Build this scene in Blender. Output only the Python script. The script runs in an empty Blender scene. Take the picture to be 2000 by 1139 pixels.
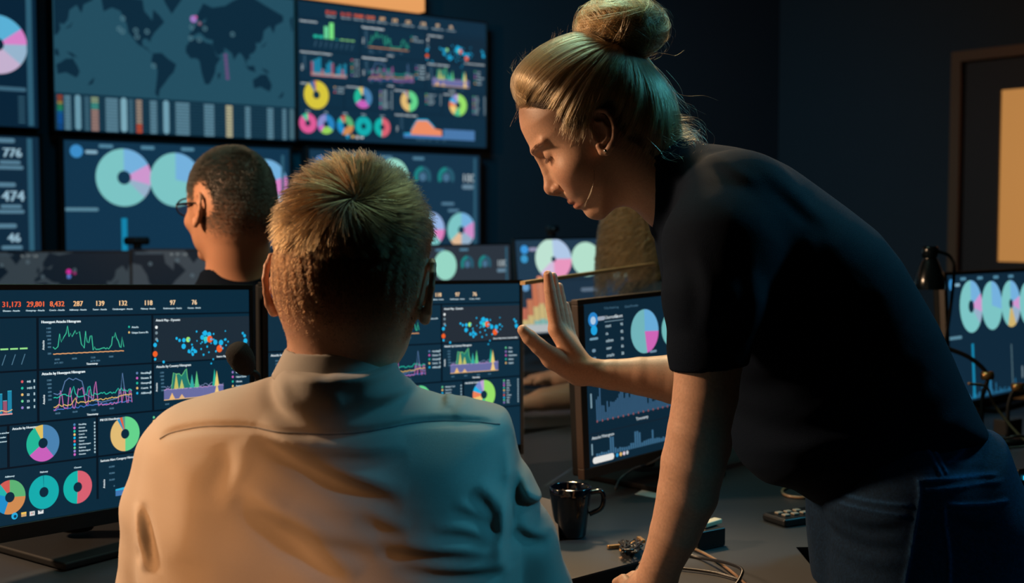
import bpy, math, random
import numpy as np
from mathutils import Vector, Matrix
random.seed(7); rng = np.random.default_rng(11)
scene = bpy.context.scene
C = scene.collection
# ------------------------------------------------------------------ camera
F = 2400.0; HY = 430.0; CAMH = 1.25
PIT = math.atan((569.5 - HY) / F)
cam_d = bpy.data.cameras.new('camera'); cam = bpy.data.objects.new('camera', cam_d); C.objects.link(cam)
cam_d.sensor_width = 36.0; cam_d.sensor_fit = 'HORIZONTAL'; cam_d.lens = 36.0 * F / 2000.0
cam.location = (0, 0, CAMH); cam.rotation_euler = (math.pi / 2 - PIT, 0, 0)
cam_d.clip_start = 0.05; cam_d.clip_end = 60
cam_d.dof.use_dof = True; cam_d.dof.focus_distance = 1.63; cam_d.dof.aperture_fstop = 5.0
scene.camera = cam
# ------------------------------------------------------------------ view, world, lights
vs = scene.view_settings
scene.display_settings.display_device = 'sRGB'
vs.view_transform = 'Standard'; vs.look = 'None'; vs.exposure = 0.0; vs.gamma = 1.0; vs.use_curve_mapping = False
world = bpy.data.worlds.new('world'); scene.world = world; world.use_nodes = True
bg = world.node_tree.nodes['Background']; bg.inputs[0].default_value = (0.10, 0.45, 1.0, 1); bg.inputs[1].default_value = 0.004
def area(name, loc, target, size, power, col, shape='DISK', spread=180):
    d = bpy.data.lights.new(name, 'AREA'); d.shape = shape; d.size = size; d.energy = power; d.color = col
    if shape == 'RECTANGLE': d.size_y = size * 0.4
    d.spread = math.radians(spread)
    o = bpy.data.objects.new(name, d); C.objects.link(o); o.location = loc
    o.rotation_euler = (Vector(target) - Vector(loc)).to_track_quat('-Z', 'Y').to_euler()
    return o
WARM = (1.0, 0.64, 0.38); CYAN = (0.05, 0.50, 0.78)
def spot(name, loc, target, ang, power, col, size=.1, blend=.5):
    d = bpy.data.lights.new(name, 'SPOT'); d.spot_size = math.radians(ang); d.spot_blend = blend; d.energy = power; d.color = col; d.shadow_soft_size = size
    o = bpy.data.objects.new(name, d); C.objects.link(o); o.location = loc; o.rotation_euler = (Vector(target) - Vector(loc)).to_track_quat('-Z', 'Y').to_euler(); return o
area('warm_key_lamp', (-2.0, 1.85, 2.0), (0.15, 1.65, 1.2), 0.30, 60, WARM)
spot('warm_side_lamp', (-1.0, 0.50, 1.35), (-0.50, 1.27, 0.84), 36, 58, (1.0, 0.44, 0.17), .05, .5)
spot('cyan_side_lamp', (0.95, 0.85, 1.62), (0.05, 1.30, 0.86), 26, 20, CYAN, .05, .5)
spot('cyan_back_lamp', (1.6, 2.2, 2.4), (0.60, 1.74, 1.20), 36, 110, (0.08, 0.52, 0.75), .2, .7)
spot('cyan_low_lamp', (2.0, 0.5, 1.5), (0.80, 1.6, 0.72), 24, 20, (0.03, 0.50, 0.75), .2, .8)
spot('warm_back_lamp', (0.10, 3.2, 2.5), (0.26, 1.85, 1.10), 27, 150, (1.0, 0.66, 0.36), .12, .6)
area('overhead_lamp', (0.05, 2.3, 2.8), (0.0, 1.5, 1.2), 0.6, 15, (0.42, 0.78, 0.62))
spot('wall_fill_light', (-0.7, 3.2, 2.8), (0.0, 6.2, 1.1), 86, 280, (0.01, 0.47, 0.75), .4, 1.0)  # unseen source added to bring blue onto the back wall
area('door_lamp', (3.2, 5.6, 2.6), (2.2, 5.8, 0.6), 0.5, 2, (1.0, 0.35, 0.15))
# ------------------------------------------------------------------ helpers
def W(px, py, Y):
    "world point seen at pixel (px,py) at depth plane Y"
    c, s = math.cos(PIT), math.sin(PIT)
    dx = (px - 1000) / F; dv = (569.5 - py) / F
    y = c + dv * s; z = -s + dv * c
    t = Y / y
    return Vector((dx * t, Y, CAMH + z * t))
def WZ(px, py, Z):
    "world point seen at pixel on the horizontal plane Z"
    c, s = math.cos(PIT), math.sin(PIT)
    dx = (px - 1000) / F; dv = (569.5 - py) / F
    y = c + dv * s; z = -s + dv * c
    t = (Z - CAMH) / z
    return Vector((dx * t, y * t, Z))
def lin(c):
    return tuple((v / 255 / 12.92 if v / 255 <= 0.04045 else ((v / 255 + 0.055) / 1.055) ** 2.4) for v in c[:3])
_mats = {}
def mat(name, col, rough=0.5, metal=0.0, emit=0.0, spec=0.5, noise=0.0, nscale=40, bump=0.0, bscale=200, sss=0.0, sheen=0.0, lin_in=False):
    if name in _mats: return _mats[name]
    m = bpy.data.materials.new(name); m.use_nodes = True; nt = m.node_tree
    b = nt.nodes['Principled BSDF']
    c = col if lin_in else lin(col)
    b.inputs['Base Color'].default_value = (*c, 1); b.inputs['Roughness'].default_value = rough
    b.inputs['Metallic'].default_value = metal; b.inputs['Specular IOR Level'].default_value = spec
    if emit: b.inputs['Emission Color'].default_value = (*c, 1); b.inputs['Emission Strength'].default_value = emit
    if sheen: b.inputs['Sheen Weight'].default_value = sheen
    if sss: b.inputs['Subsurface Weight'].default_value = sss; b.inputs['Subsurface Radius'].default_value = (0.012, 0.004, 0.002); b.inputs['Subsurface Scale'].default_value = 0.6
    tc = nt.nodes.new('ShaderNodeTexCoord')
    if noise:
        n = nt.nodes.new('ShaderNodeTexNoise'); n.inputs['Scale'].default_value = nscale; n.inputs['Detail'].default_value = 5
        nt.links.new(tc.outputs['Object'], n.inputs['Vector'])
        r = nt.nodes.new('ShaderNodeMapRange'); r.inputs[3].default_value = 1 - noise; r.inputs[4].default_value = 1 + noise
        nt.links.new(n.outputs['Fac'], r.inputs[0])
        mx = nt.nodes.new('ShaderNodeMix'); mx.data_type = 'RGBA'; mx.blend_type = 'MULTIPLY'; mx.inputs[0].default_value = 1
        mx.inputs[6].default_value = (*c, 1); nt.links.new(r.outputs[0], mx.inputs[7]); nt.links.new(mx.outputs[2], b.inputs['Base Color'])
    if bump:
        n2 = nt.nodes.new('ShaderNodeTexNoise'); n2.inputs['Scale'].default_value = bscale; n2.inputs['Detail'].default_value = 3
        nt.links.new(tc.outputs['Object'], n2.inputs['Vector'])
        bp = nt.nodes.new('ShaderNodeBump'); bp.inputs['Strength'].default_value = bump; bp.inputs['Distance'].default_value = 0.002
        nt.links.new(n2.outputs['Fac'], bp.inputs['Height']); nt.links.new(bp.outputs['Normal'], b.inputs['Normal'])
    _mats[name] = m; return m
def attr_base(m, attr='Col'):
    "base colour from a vertex colour attribute (freckles, lips, brows: the thing's own colours)"
    nt = m.node_tree; a = nt.nodes.new('ShaderNodeAttribute'); a.attribute_name = attr
    b = nt.nodes['Principled BSDF']; nt.links.new(a.outputs['Color'], b.inputs['Base Color']); return m
def mesh(name, v, f, m=None, parent=None, smooth=True):
    me = bpy.data.meshes.new(name); me.from_pydata([tuple(x) for x in v], [], [tuple(x) for x in f]); me.update()
    if m: me.materials.append(m)
    if smooth: me.polygons.foreach_set('use_smooth', np.ones(len(me.polygons), bool))
    o = bpy.data.objects.new(name, me); C.objects.link(o)
    if parent: o.parent = parent; o.matrix_parent_inverse = Matrix.Identity(4)
    return o
def mesh_np(name, v, quads, m=None, parent=None):
    me = bpy.data.meshes.new(name); nv, nf = len(v), len(quads)
    me.vertices.add(nv); me.vertices.foreach_set('co', np.asarray(v, np.float32).ravel())
    me.loops.add(nf * 4); me.loops.foreach_set('vertex_index', np.asarray(quads, np.int32).ravel())
    me.polygons.add(nf); me.polygons.foreach_set('loop_start', np.arange(nf, dtype=np.int32) * 4)
    me.polygons.foreach_set('loop_total', np.full(nf, 4, np.int32)); me.polygons.foreach_set('use_smooth', np.ones(nf, bool))
    me.update(calc_edges=True); me.validate()
    if m: me.materials.append(m)
    o = bpy.data.objects.new(name, me); C.objects.link(o)
    if parent: o.parent = parent
    return o
def empty(name, loc=(0, 0, 0), rot=(0, 0, 0)):
    o = bpy.data.objects.new(name, None); C.objects.link(o); o.location = loc; o.rotation_euler = rot; o.empty_display_size = 0.05
    return o
def tag(o, label=None, cat=None, group=None, kind=None):
    if label: o['label'] = label
    if cat: o['category'] = cat
    if group: o['group'] = group
    if kind: o['kind'] = kind
    return o
class MB:
    "collects boxes, tubes and lathes into one mesh"
    def __init__(s): s.v = []; s.f = []
    def add(s, v, f):
        n = len(s.v); s.v += [tuple(x) for x in v]; s.f += [tuple(i + n for i in q) for q in f]; return s
    def box(s, lo, hi, M=None):
        x0, y0, z0 = lo; x1, y1, z1 = hi
        v = [Vector(p) for p in ((x0,y0,z0),(x1,y0,z0),(x1,y1,z0),(x0,y1,z0),(x0,y0,z1),(x1,y0,z1),(x1,y1,z1),(x0,y1,z1))]
        if M: v = [M @ p for p in v]
        return s.add(v, [(0,3,2,1),(4,5,6,7),(0,1,5,4),(1,2,6,5),(2,3,7,6),(3,0,4,7)])
    def tube(s, pts, r, n=8, cap=True):
        pts = [Vector(p) for p in pts]; rs = r if isinstance(r, (list, tuple)) else [r] * len(pts)
        t0 = (pts[1] - pts[0]).normalized(); up = Vector((0, 0, 1)) if abs(t0.z) < 0.9 else Vector((1, 0, 0))
        nx = t0.cross(up).normalized(); base = len(s.v)
        for i, p in enumerate(pts):
            t = (pts[min(i + 1, len(pts) - 1)] - pts[max(i - 1, 0)]).normalized()
            nx = (nx - t * nx.dot(t)).normalized(); ny = t.cross(nx)
            for k in range(n):
                a = 2 * math.pi * k / n; s.v.append(tuple(p + (nx * math.cos(a) + ny * math.sin(a)) * rs[i]))
        for i in range(len(pts) - 1):
            for k in range(n):
                k2 = (k + 1) % n; s.f.append((base + i * n + k, base + i * n + k2, base + (i + 1) * n + k2, base + (i + 1) * n + k))
        if cap:
            s.f.append(tuple(base + k for k in range(n))[::-1]); s.f.append(tuple(base + (len(pts) - 1) * n + k for k in range(n)))
        return s
    def lathe(s, prof, n=32, M=None):
        base = len(s.v)
        for (r, z) in prof:
            for k in range(n):
                a = 2 * math.pi * k / n; p = Vector((r * math.cos(a), r * math.sin(a), z)); s.v.append(tuple(M @ p if M else p))
        for i in range(len(prof) - 1):
            for k in range(n):
                k2 = (k + 1) % n; s.f.append((base + i * n + k, base + i * n + k2, base + (i + 1) * n + k2, base + (i + 1) * n + k))
        return s
    def build(s, name, m, parent=None, bevel=0.0, smooth=True):
        o = mesh(name, s.v, s.f, m, parent, smooth)
        if bevel:
            b = o.modifiers.new('bevel', 'BEVEL'); b.width = bevel; b.segments = 3; b.limit_method = 'ANGLE'; b.harden_normals = True
        return o
def spline(pts, n=8):
    "Catmull-Rom through 3-D points"
    P = [Vector(p) for p in pts]; P = [P[0] * 2 - P[1]] + P + [P[-1] * 2 - P[-2]]; out = []
    for i in range(1, len(P) - 2):
        for k in range(n):
            t = k / n; a, b, c, d = P[i - 1], P[i], P[i + 1], P[i + 2]
            out.append(0.5 * ((2 * b) + (c - a) * t + (2 * a - 5 * b + 4 * c - d) * t * t + (3 * b - a - 3 * c + d) * t ** 3))
    out.append(P[-2]); return out
black = mat('black_plastic', (14, 17, 20), 0.38, spec=0.4)
matte_black = mat('matte_black', (9, 11, 14), 0.7, spec=0.25)
metal_grey = mat('metal_grey', (90, 95, 100), 0.35, 1.0)
# ------------------------------------------------------------------ what the screens show
_glyph = {}
def text_polys(s):
    if s in _glyph: return _glyph[s]
    cu = bpy.data.curves.new('t', 'FONT'); cu.body = s; cu.size = 1.0; cu.resolution_u = 2; cu.fill_mode = 'FRONT'
    o = bpy.data.objects.new('t', cu); C.objects.link(o)
    dg = bpy.context.evaluated_depsgraph_get(); me = o.evaluated_get(dg).to_mesh()
    v = [(p.co.x, p.co.y) for p in me.vertices]; f = [tuple(p.vertices) for p in me.polygons]
    if f:  # keep the front face only
        n = len(v)
    o.evaluated_get(dg).to_mesh_clear(); bpy.data.objects.remove(o); bpy.data.curves.remove(cu)
    w = max([p[0] for p in v], default=0); _glyph[s] = (v, f, w); return _glyph[s]
class Dash:
    "flat drawing in u (0..1 across) and v (0..1 down); asp = height/width"
    def __init__(s, asp=0.5636): s.ts = 1.0; s.v = []; s.f = []; s.c = []; s.a = asp; s.k = 0
    def _add(s, pts, faces, col):
        s.k += 1; n = len(s.v); s.v += [(x, y, s.k) for x, y in pts]; s.f += [tuple(i + n for i in q) for q in faces]; s.c += [lin(col)] * len(faces)
    def rect(s, u0, v0, u1, v1, col): s._add([(u0, v0), (u0, v1), (u1, v1), (u1, v0)], [(0, 1, 2, 3)], col)
    def rrect(s, u0, v0, u1, v1, col):
        r = min((v1 - v0) * s.a, u1 - u0) / 2; pts = []
        for cx, cy, a0 in ((u1 - r, v0 + r / s.a, 0), (u0 + r, v0 + r / s.a, 90), (u0 + r, v1 - r / s.a, 180), (u1 - r, v1 - r / s.a, 270)):
            for k in range(5):
                a = math.radians(a0 + k * 22.5); pts.append((cx + r * math.cos(a), cy - r * math.sin(a) / s.a))
        s._add(pts, [tuple(range(len(pts)))], col)
    def line(s, pts, w, col):
        P = [Vector((x, y * s.a)) for x, y in pts]; vs_, fs = [], []
        for i, p in enumerate(P):
            t = (P[min(i + 1, len(P) - 1)] - P[max(i - 1, 0)]); t.normalize() if t.length else None
            n = Vector((-t.y, t.x)) * w / 2
            vs_ += [(p.x + n.x, (p.y + n.y) / s.a), (p.x - n.x, (p.y - n.y) / s.a)]
            if i: fs.append((2 * i - 2, 2 * i - 1, 2 * i + 1, 2 * i))
        s._add(vs_, fs, col)
    def fill(s, pts, v0, col):
        vs_, fs = [], []
        for i, (x, y) in enumerate(pts):
            vs_ += [(x, y), (x, v0)]
            if i: fs.append((2 * i - 2, 2 * i - 1, 2 * i + 1, 2 * i))
        s._add(vs_, fs, col)
    def disc(s, u, v, r, col, n=20, r0=0.0, a0=0.0, a1=360.0):
        vs_, fs = [], []; m = max(2, int(n * (a1 - a0) / 360) + 1)
        for i in range(m + 1):
            a = math.radians(90 - (a0 + (a1 - a0) * i / m)); c_, s_ = math.cos(a), math.sin(a)
            vs_ += [(u + r * c_, v - r * s_ / s.a), (u + r0 * c_, v - r0 * s_ / s.a)]
            if i: fs.append((2 * i - 2, 2 * i - 1, 2 * i + 1, 2 * i)) if r0 else fs.append((2 * i - 2, 2 * i - 1, 2 * i))
        s._add(vs_, fs, col)
    def pie(s, u, v, r, parts, hole=0.28, n=64):
        a = 0.0; tot = sum(p[0] for p in parts)
        for fr, col in parts:
            b = a + 360 * fr / tot; s.disc(u, v, r, col, n, r * hole, a, b); a = b
    def poly(s, pts, col): s._add(pts, [tuple(range(len(pts)))], col)
    def text(s, u, v, h, t, col, align='l', rot=False):
        vv, ff, w = text_polys(t); h *= s.ts
        off = {'l': 0, 'c': -w / 2, 'r': -w}[align]
        if rot: pts = [(u - y * h * s.a, v - (x + off) * h) for x, y in vv]
        else: pts = [(u + (x + off) * h * s.a, v - y * h) for x, y in vv]
        if ff: s._add(pts, ff, col)
        if ff and s.ts < 1: s._add([(x + .0007, y) for x, y in pts], ff, col)
ORANGE_N = [(236, 92, 58), (240, 104, 66), (243, 118, 74), (250, 196, 140), (250, 204, 150), (250, 208, 156), (250, 212, 164), (250, 214, 170), (250, 216, 174)]
LBL = (196, 222, 232); DIM = (78, 118, 142); TIT = (225, 238, 242)
MAGENTA, TEAL, SAND, BLUE, GREEN, PURP, RED, CY = (205, 100, 190), (38, 186, 160), (232, 190, 116), (76, 130, 176), (104, 208, 150), (150, 130, 200), (222, 92, 100), (30, 180, 232)
def legend(d, u, v, names, cols, dv, h=0.022, num=True, ru=None):
    for i, nme in enumerate(names):
        d.disc(u, v + i * dv - h * .3, 0.0035, cols[i % len(cols)], 8); d.text(u + 0.012, v + i * dv, h, nme, LBL)
        if num: d.rect(ru - 0.002, v + i * dv - h * .6, ru + 0.002, v + i * dv, (170, 195, 205))
def noisy(u0, u1, base, amp, n, spikes=(), seed=0, trend=0.0):
    r = random.Random(seed); out = []
    for i in range(n):
        x = i / (n - 1); y = base - trend * x + r.uniform(-amp, amp)
        for (cx, wd, hh) in spikes:
            t = abs(x - cx) / wd
            if t < 1: y -= hh * (1 - t)
        out.append((u0 + (u1 - u0) * x, y))
    return out
def dash_attacks(d, bgc, mapc, line=(6, 20, 32)):
    "the dashboard of counters, histograms, dot map and ring charts"
    d.ts = .66
    us = [.235, .30, .361, .422, .487, .558, .64, .722, .797]
    nums = ['31,173', '29,801', '8,432', '287', '139', '132', '118', '97', '76']
    names = ['Dionaea - Attacks', 'Honeytrap - Attacks', 'Cowrie - Attacks', 'Adbhoney - Attacks', 'Tanner - Attacks', 'Citrixhoneypot - Attacks', 'Mailoney - Attacks', 'Redishoneypot - Attacks', 'Ciscoasa - Attacks']
    for u, n, m_, c in zip(us, nums, names, ORANGE_N):
        d.text(u, .072, .050, n, c, 'c'); d.text(u + .0006, .072, .050, n, c, 'c'); d.text(u, .092, .0165, m_, LBL, 'c')
    d.text(.16, .072, .05, '82,541', ORANGE_N[0], 'c'); d.text(.16, .092, .0165, 'Honeypot Attacks', LBL, 'c')
    for v in (.117, .348, .575, .758): d.rect(0, v - .004, 1, v + .004, line)
    for u, a, b in ((.306, .12, .575), (.654, .12, .575), (.224, .575, .758), (.476, .575, .95), (.745, .575, .758)): d.rect(u - .0035, a, u + .0035, b, line)
    # row 1: bars
    d.text(.01, .148, .024, 'Honeypot Attacks Bar', TIT)
    for i, (h, c) in enumerate(((.02, TEAL), (.02, TEAL), (.09, GREEN), (.12, (120, 225, 130)), (.004, TEAL), (.007, (150, 225, 140)), (.007, (150, 225, 140)), (.007, (150, 225, 140)))):
        x = .075 + i * .026; d.rect(x, .255 - h, x + .021, .255, c); d.line([(x + .014, .275), (x + .004, .32)], .0022, DIM)
    # row 1: histogram
    d.text(.316, .145, .025, 'Honeypot Attacks Histogram', TIT); d.text(.3165, .145, .025, 'Honeypot Attacks Histogram', TIT)
    for k in range(7): d.text(.343, .172 + k * .0165 + (.012 if k == 6 else 0), .018, '%d' % (1400 - 200 * k), DIM, 'r')
    d.text(.324, .262, .021, 'Attacks', TIT, rot=True)
    Z3 = [(707, 765), (735, 790), (775, 760), (800, 605), (823, 705), (860, 640), (890, 600), (910, 510), (932, 640), (950, 600), (973, 640), (1020, 565), (1035, 605), (1080, 575), (1105, 730), (1145, 780), (1168, 570), (1190, 705), (1212, 715), (1235, 630), (1256, 625), (1275, 805), (1297, 765), (1315, 795), (1370, 793), (1400, 782), (1440, 775), (1465, 790), (1480, 775), (1505, 790), (1548, 740), (1565, 635), (1588, 645), (1605, 585), (1625, 655), (1650, 690), (1675, 765), (1692, 775), (1710, 640), (1735, 765)]
    mp = lambda x, y: (.349 + (x - 707) * (.561 - .349) / 1028, .157 + (y - 510) * (.262 - .157) / 285)
    d.line([mp(x, y - (x - 707) * -.035) for x, y in Z3], .0022, (64, 200, 160))
    d.line([(.349 + .0053 * i, .282 + .001 * math.sin(i * 2.1)) for i in range(41)], .0026, (222, 160, 108))
    for x, t in ((.36, '00:00'), (.41, '06:00'), (.465, '12:00'), (.52, '18:00')): d.text(x, .31, .017, t, DIM, 'c')
    d.text(.352, .325, .016, 'Jul 9, 2021', DIM); d.text(.458, .325, .016, 'Jul 10, 2021', DIM); d.text(.462, .338, .020, 'Timestamp', TIT, 'c')
    d.disc(.578, .172, .003, TEAL, 8); d.text(.586, .178, .019, 'Attacks', LBL); d.disc(.578, .198, .003, SAND, 8); d.text(.586, .204, .019, 'Unique Source IPs', LBL)
    # row 1: dot map
    d.rect(.657, .135, 1, .345, mapc); d.text(.665, .150, .024, 'Attack Map - Dynamic', TIT)
    for u, v, c in ((.667, .178, (235, 240, 240)), (.667, .205, (120, 140, 150)), (.667, .235, (130, 150, 160))): d.disc(u, v, .0045, c, 10)
    r = random.Random(3)
    blobs = [(.745, .245, .0045, CY), (.760, .245, .006, CY), (.759, .275, .0075, CY), (.775, .243, .0075, (160, 230, 120)), (.735, .235, .004, CY), (.805, .205, .003, CY), (.835, .215, .008, CY), (.85, .222, .0075, CY), (.825, .235, .007, CY), (.838, .245, .0085, (60, 210, 200)), (.852, .245, .010, (240, 96, 40)), (.872, .262, .0075, CY), (.893, .265, .008, CY), (.887, .295, .0105, (240, 96, 40)), (.866, .22, .003, CY), (.91, .25, .0035, CY), (.652, .262, .006, CY), (.655, .305, .008, (240, 96, 40)), (.662, .33, .004, CY), (.982, .235, .005, CY), (.985, .262, .0075, CY), (.975, .222, .004, CY), (.69, .345, .004, CY), (.67, .243, .003, CY)]
    for b in blobs: d.disc(max(b[0], .662), b[1], b[2], b[3], 16)
    for k in range(26): d.disc(.815 + r.gauss(.03, .035), .275 + r.gauss(0, .028), r.uniform(.0022, .0035), CY, 8)
    for k in range(12): d.disc(.79 + r.gauss(0, .01), .305 + r.gauss(0, .014), r.uniform(.002, .0045), CY, 8)
    d.text(.99, .338, .019, 'Source: Maps Service | OpenStreetMap', TIT, 'r')
    # row 2
    d.text(.316, .372, .025, 'Attacks by Honeypot Histogram', TIT); d.text(.3165, .372, .025, 'Attacks by Honeypot Histogram', TIT)
    d.text(.665, .372, .025, 'Attacks by Country Histogram', TIT); d.text(.01, .372, .025, 'Attacks by Destination Port Histogram', TIT)
    for k in range(6): d.text(.343, .40 + k * .017, .018, '%d' % (1200 - 200 * k), DIM, 'r'); d.text(.690, .40 + k * .017, .018, '%d' % (1200 - 200 * k), DIM, 'r'); d.text(.035, .40 + k * .017, .018, '%d' % (600 - 100 * k), DIM, 'r')
    d.text(.324, .50, .021, 'Attacks', TIT, rot=True); d.text(.668, .485, .021, 'Attacks', TIT, rot=True); d.text(.02, .50, .021, 'Attacks', TIT, rot=True)
    A, B = .349, .585
    d.line(noisy(A, B, .528, .004, 60, seed=1, trend=.012), .0022, (70, 120, 200))
    d.line(noisy(A, B, .525, .006, 60, [(.09, .03, .10), (.20, .03, .10), (.31, .05, .09), (.36, .04, .08), (.45, .03, .10), (.52, .035, .12), (.84, .025, .09), (.90, .03, .08), (.975, .02, .09)], 2, .006), .0022, (196, 110, 178))
    d.line([(A + (B - A) * x, y) for x, y in ((0, .455), (.05, .462), (.1, .45), (.14, .405), (.19, .392), (.24, .402), (.27, .395), (.35, .41), (.39, .47), (.44, .48), (.5, .50), (.6, .512), (.8, .50), (.85, .47), (.875, .385), (.91, .49), (1, .505))], .0022, (96, 130, 176))
    d.line(noisy(A, B, .478, .006, 50, [(.13, .06, .022), (.24, .03, .05), (.44, .03, .06), (.81, .03, .02), (.86, .02, .02)], 4, .01), .0022, (44, 196, 170))
    d.line(noisy(A, B, .515, .004, 50, [(.26, .03, .028), (.06, .03, .012)], 5, .028), .0022, (228, 190, 110))
    for x, t in ((.36, '00:00'), (.41, '06:00'), (.465, '12:00'), (.52, '18:00')): d.text(x, .548, .017, t, DIM, 'c')
    d.text(.462, .567, .020, 'Timestamp', TIT, 'c')
    hp = ['Heralding', 'Dionaea', 'Honeytrap', 'Cowrie', 'Adbhoney']; hc = [(96, 130, 176), MAGENTA, TEAL, SAND, CY]
    legend(d, .602, .396, hp, hc, .0235, .020, True, .646)
    P0, P1 = .690, .90
    up = noisy(P0, P1, .478, .004, 60, seed=6); d.fill(up, .528, (104, 108, 160)); d.line(up, .002, (190, 150, 205))
    d.line(noisy(P0, P1, .470, .009, 50, [(.14, .04, .01), (.8, .03, .015)], 7, -.002), .0016, (120, 140, 180))
    g = [(P0 + (P1 - P0) * x, y) for x, y in ((.12, .478), (.155, .40), (.2, .408), (.25, .406), (.285, .418), (.32, .405), (.345, .392), (.37, .384), (.385, .43), (.42, .462), (.46, .466), (.49, .47))]
    d.fill(g, .478, (36, 120, 108)); d.line(g, .002, (110, 206, 130))
    for cx, hh, cc in ((.20, .075, (196, 190, 100)), (.29, .045, (190, 196, 110)), (.46, .065, (50, 170, 160)), (.54, .08, (96, 196, 130)), (.845, .085, (40, 176, 150)), (.885, .075, (232, 204, 116))):
        x = P0 + (P1 - P0) * cx; d.fill([(x - .008, .478), (x, .478 - hh), (x + .008, .478)], .479, cc)
    for cx, hh, cc in ((.13, .03, (236, 186, 120)), (.29, .02, (224, 180, 130)), (.885, .06, (238, 200, 130))):
        x = P0 + (P1 - P0) * cx; d.fill([(x - .010, .526), (x, .526 - hh), (x + .010, .526)], .527, cc)
    d.rect(P0, .5265, P1, .530, (236, 190, 130))
    for x in (.70, .755, .81, .86): d.text(x, .552, .016, '00:00', DIM, 'c')
    d.text(.80, .567, .020, 'Timestamp', TIT, 'c')
    legend(d, .935, .40, ['China', 'Russia', 'United States', 'Ukraine', 'England'], [GREEN, PURP, MAGENTA, TEAL, SAND], .0235, .019, False)
    for k in range(14):
        h = [.10, .11, .12, .13, .05, .04, .09, .11, .10, .02, .07, .09, .06, .10][k]; x = .06 + k * .0125
        d.rect(x, .53 - h, x + .011, .53, (30, 130, 165) if k % 4 else (150, 84, 110)); d.line([(x, .53 - h), (x + .011, .53 - h)], .0016, (60, 180, 200))
    d.line(noisy(.06, .235, .515, .006, 30, seed=9), .0025, (232, 180, 120)); d.rect(.06, .525, .235, .531, (220, 150, 150))
    legend(d, .262, .40, ['445', '1433', '22', '23', '80'], [RED, TEAL, SAND, GREEN, PURP], .028, .020, True, .295)
    # row 3
    for u, t in ((.01, 'Attacker Source Reputation'), (.234, 'Attacks by Honeypot'), (.484, 'P0f OS Distribution'), (.752, 'Attacks by Country')): d.text(u, .598, .022, t, TIT)
    d.pie(.085, .672, .060, [(90, (214, 196, 60)), (7, (70, 110, 160)), (3, (214, 120, 90))])
    d.pie(.318, .668, .046, [(39, (74, 130, 176)), (26, (200, 96, 186)), (27, (34, 180, 150)), (8, (222, 190, 96))])
    d.pie(.562, .668, .046, [(50, (100, 210, 140)), (41, (224, 186, 116)), (3, (40, 140, 190)), (3, (220, 96, 60)), (3, (90, 150, 140))])
    d.pie(.835, .672, .050, [(46, (150, 222, 104)), (12, (80, 190, 140)), (14, (236, 200, 120)), (8, (236, 130, 90)), (6, CY), (8, (120, 140, 200)), (6, (190, 160, 210))])
    legend(d, .175, .610, ['known attacker', 'bot, crawler', 'mass scanner'], [SAND, BLUE, RED], .018, .016, False)
    hp2 = ['Heralding', 'Dionaea', 'Honeytrap', 'Cowrie', 'Adbhoney', 'Tanner', 'Citrixhoneypot', 'Mailoney', 'Redishoneypot', 'Ciscoasa']
    legend(d, .408, .606, hp2, [BLUE, MAGENTA, TEAL, SAND, CY, RED, CY, GREEN, PURP, MAGENTA], .0148, .0150, True, .468)
    legend(d, .655, .61, ['Windows 7 or 8', 'Linux 2.2.x', 'Linux 3.11', 'Windows NT', 'Mac OS X'], [GREEN, SAND, CY, RED, TEAL], .018, .016, True, .735)
    legend(d, .925, .60, ['China', 'Russia', 'Vietnam', 'India', 'Brazil', 'Iran', 'Germany', 'France', 'Japan', 'Chile'], [GREEN, PURP, MAGENTA, TEAL, SAND, BLUE, RED, CY], .0150, .0150, True, .99)
    # row 4
    for u, t, ps in ((.042, 'Dionaea', [(88, (220, 90, 150)), (6, TEAL), (6, GREEN)]), (.13, 'Cowrie', [(35, (40, 130, 190)), (25, (150, 210, 90)), (10, MAGENTA), (30, (140, 140, 200))]),
                     (.226, 'Adbhoney', [(26, (92, 176, 116)), (30, (206, 138, 82)), (24, (30, 140, 200)), (10, (36, 176, 170)), (10, (206, 92, 84))]), (.319, 'Mailoney', [(99, (20, 170, 172)), (1, (10, 120, 130))]), (.416, 'Ciscoasa', [(51, (214, 96, 112)), (49, (20, 176, 168))])):
        d.pie(u, .882, .042, ps, .30); d.text(u, .797, .016, t, LBL, 'c')
    d.text(.484, .784, .022, 'Suricata Alert Category Histogram', TIT); d.text(.497, .905, .020, 'Attacks', TIT, rot=True)
    for k in range(4): d.text(.527, .815 + k * .03, .017, ['60,000', '40,000', '20,000', '0'][k], DIM, 'r')
    st = [(.53, .93), (.565, .925), (.57, .92), (.572, .885), (.58, .885), (.58, .86), (.59, .86), (.59, .835), (.60, .835), (.60, .815), (.66, .812), (.68, .84), (.70, .87), (.74, .88), (.76, .86), (.95, .86)]
    d.fill([(x, y - .012) for x, y in st if x < .72], .95, (40, 176, 220)); d.fill([(x, y) for x, y in st if x < .75], .95, (236, 140, 100)); d.rect(.53, .925, .93, .95, (66, 118, 176)); d.rect(.75, .87, .93, .95, (74, 120, 170))
    d.text(.60, .966, .018, '00:00   Jul 9, 2021        06:00             12:00             18:00', DIM)
    # task bar
    d.disc(.238, .965, .0085, (40, 170, 220)); d.disc(.2395, .967, .004, (8, 60, 90)); d.rect(.256, .955, .270, .974, (240, 196, 90)); d.rect(.256, .963, .270, .974, (200, 160, 110))
    d.rect(.279, .957, .293, .976, (214, 214, 214)); d.rect(.2835, .962, .2855, .970, (210, 80, 60)); d.rect(.2875, .962, .2895, .970, (60, 120, 90)); d.rect(.302, .957, .317, .974, (222, 226, 226)); d.poly([(.302, .957), (.3095, .966), (.317, .957)], (90, 110, 120))
PALE = (124, 196, 196); PBLUE = (116, 176, 220); PINK = (206, 150, 206); LAV = (150, 176, 200); PYEL = (206, 178, 110)
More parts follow.
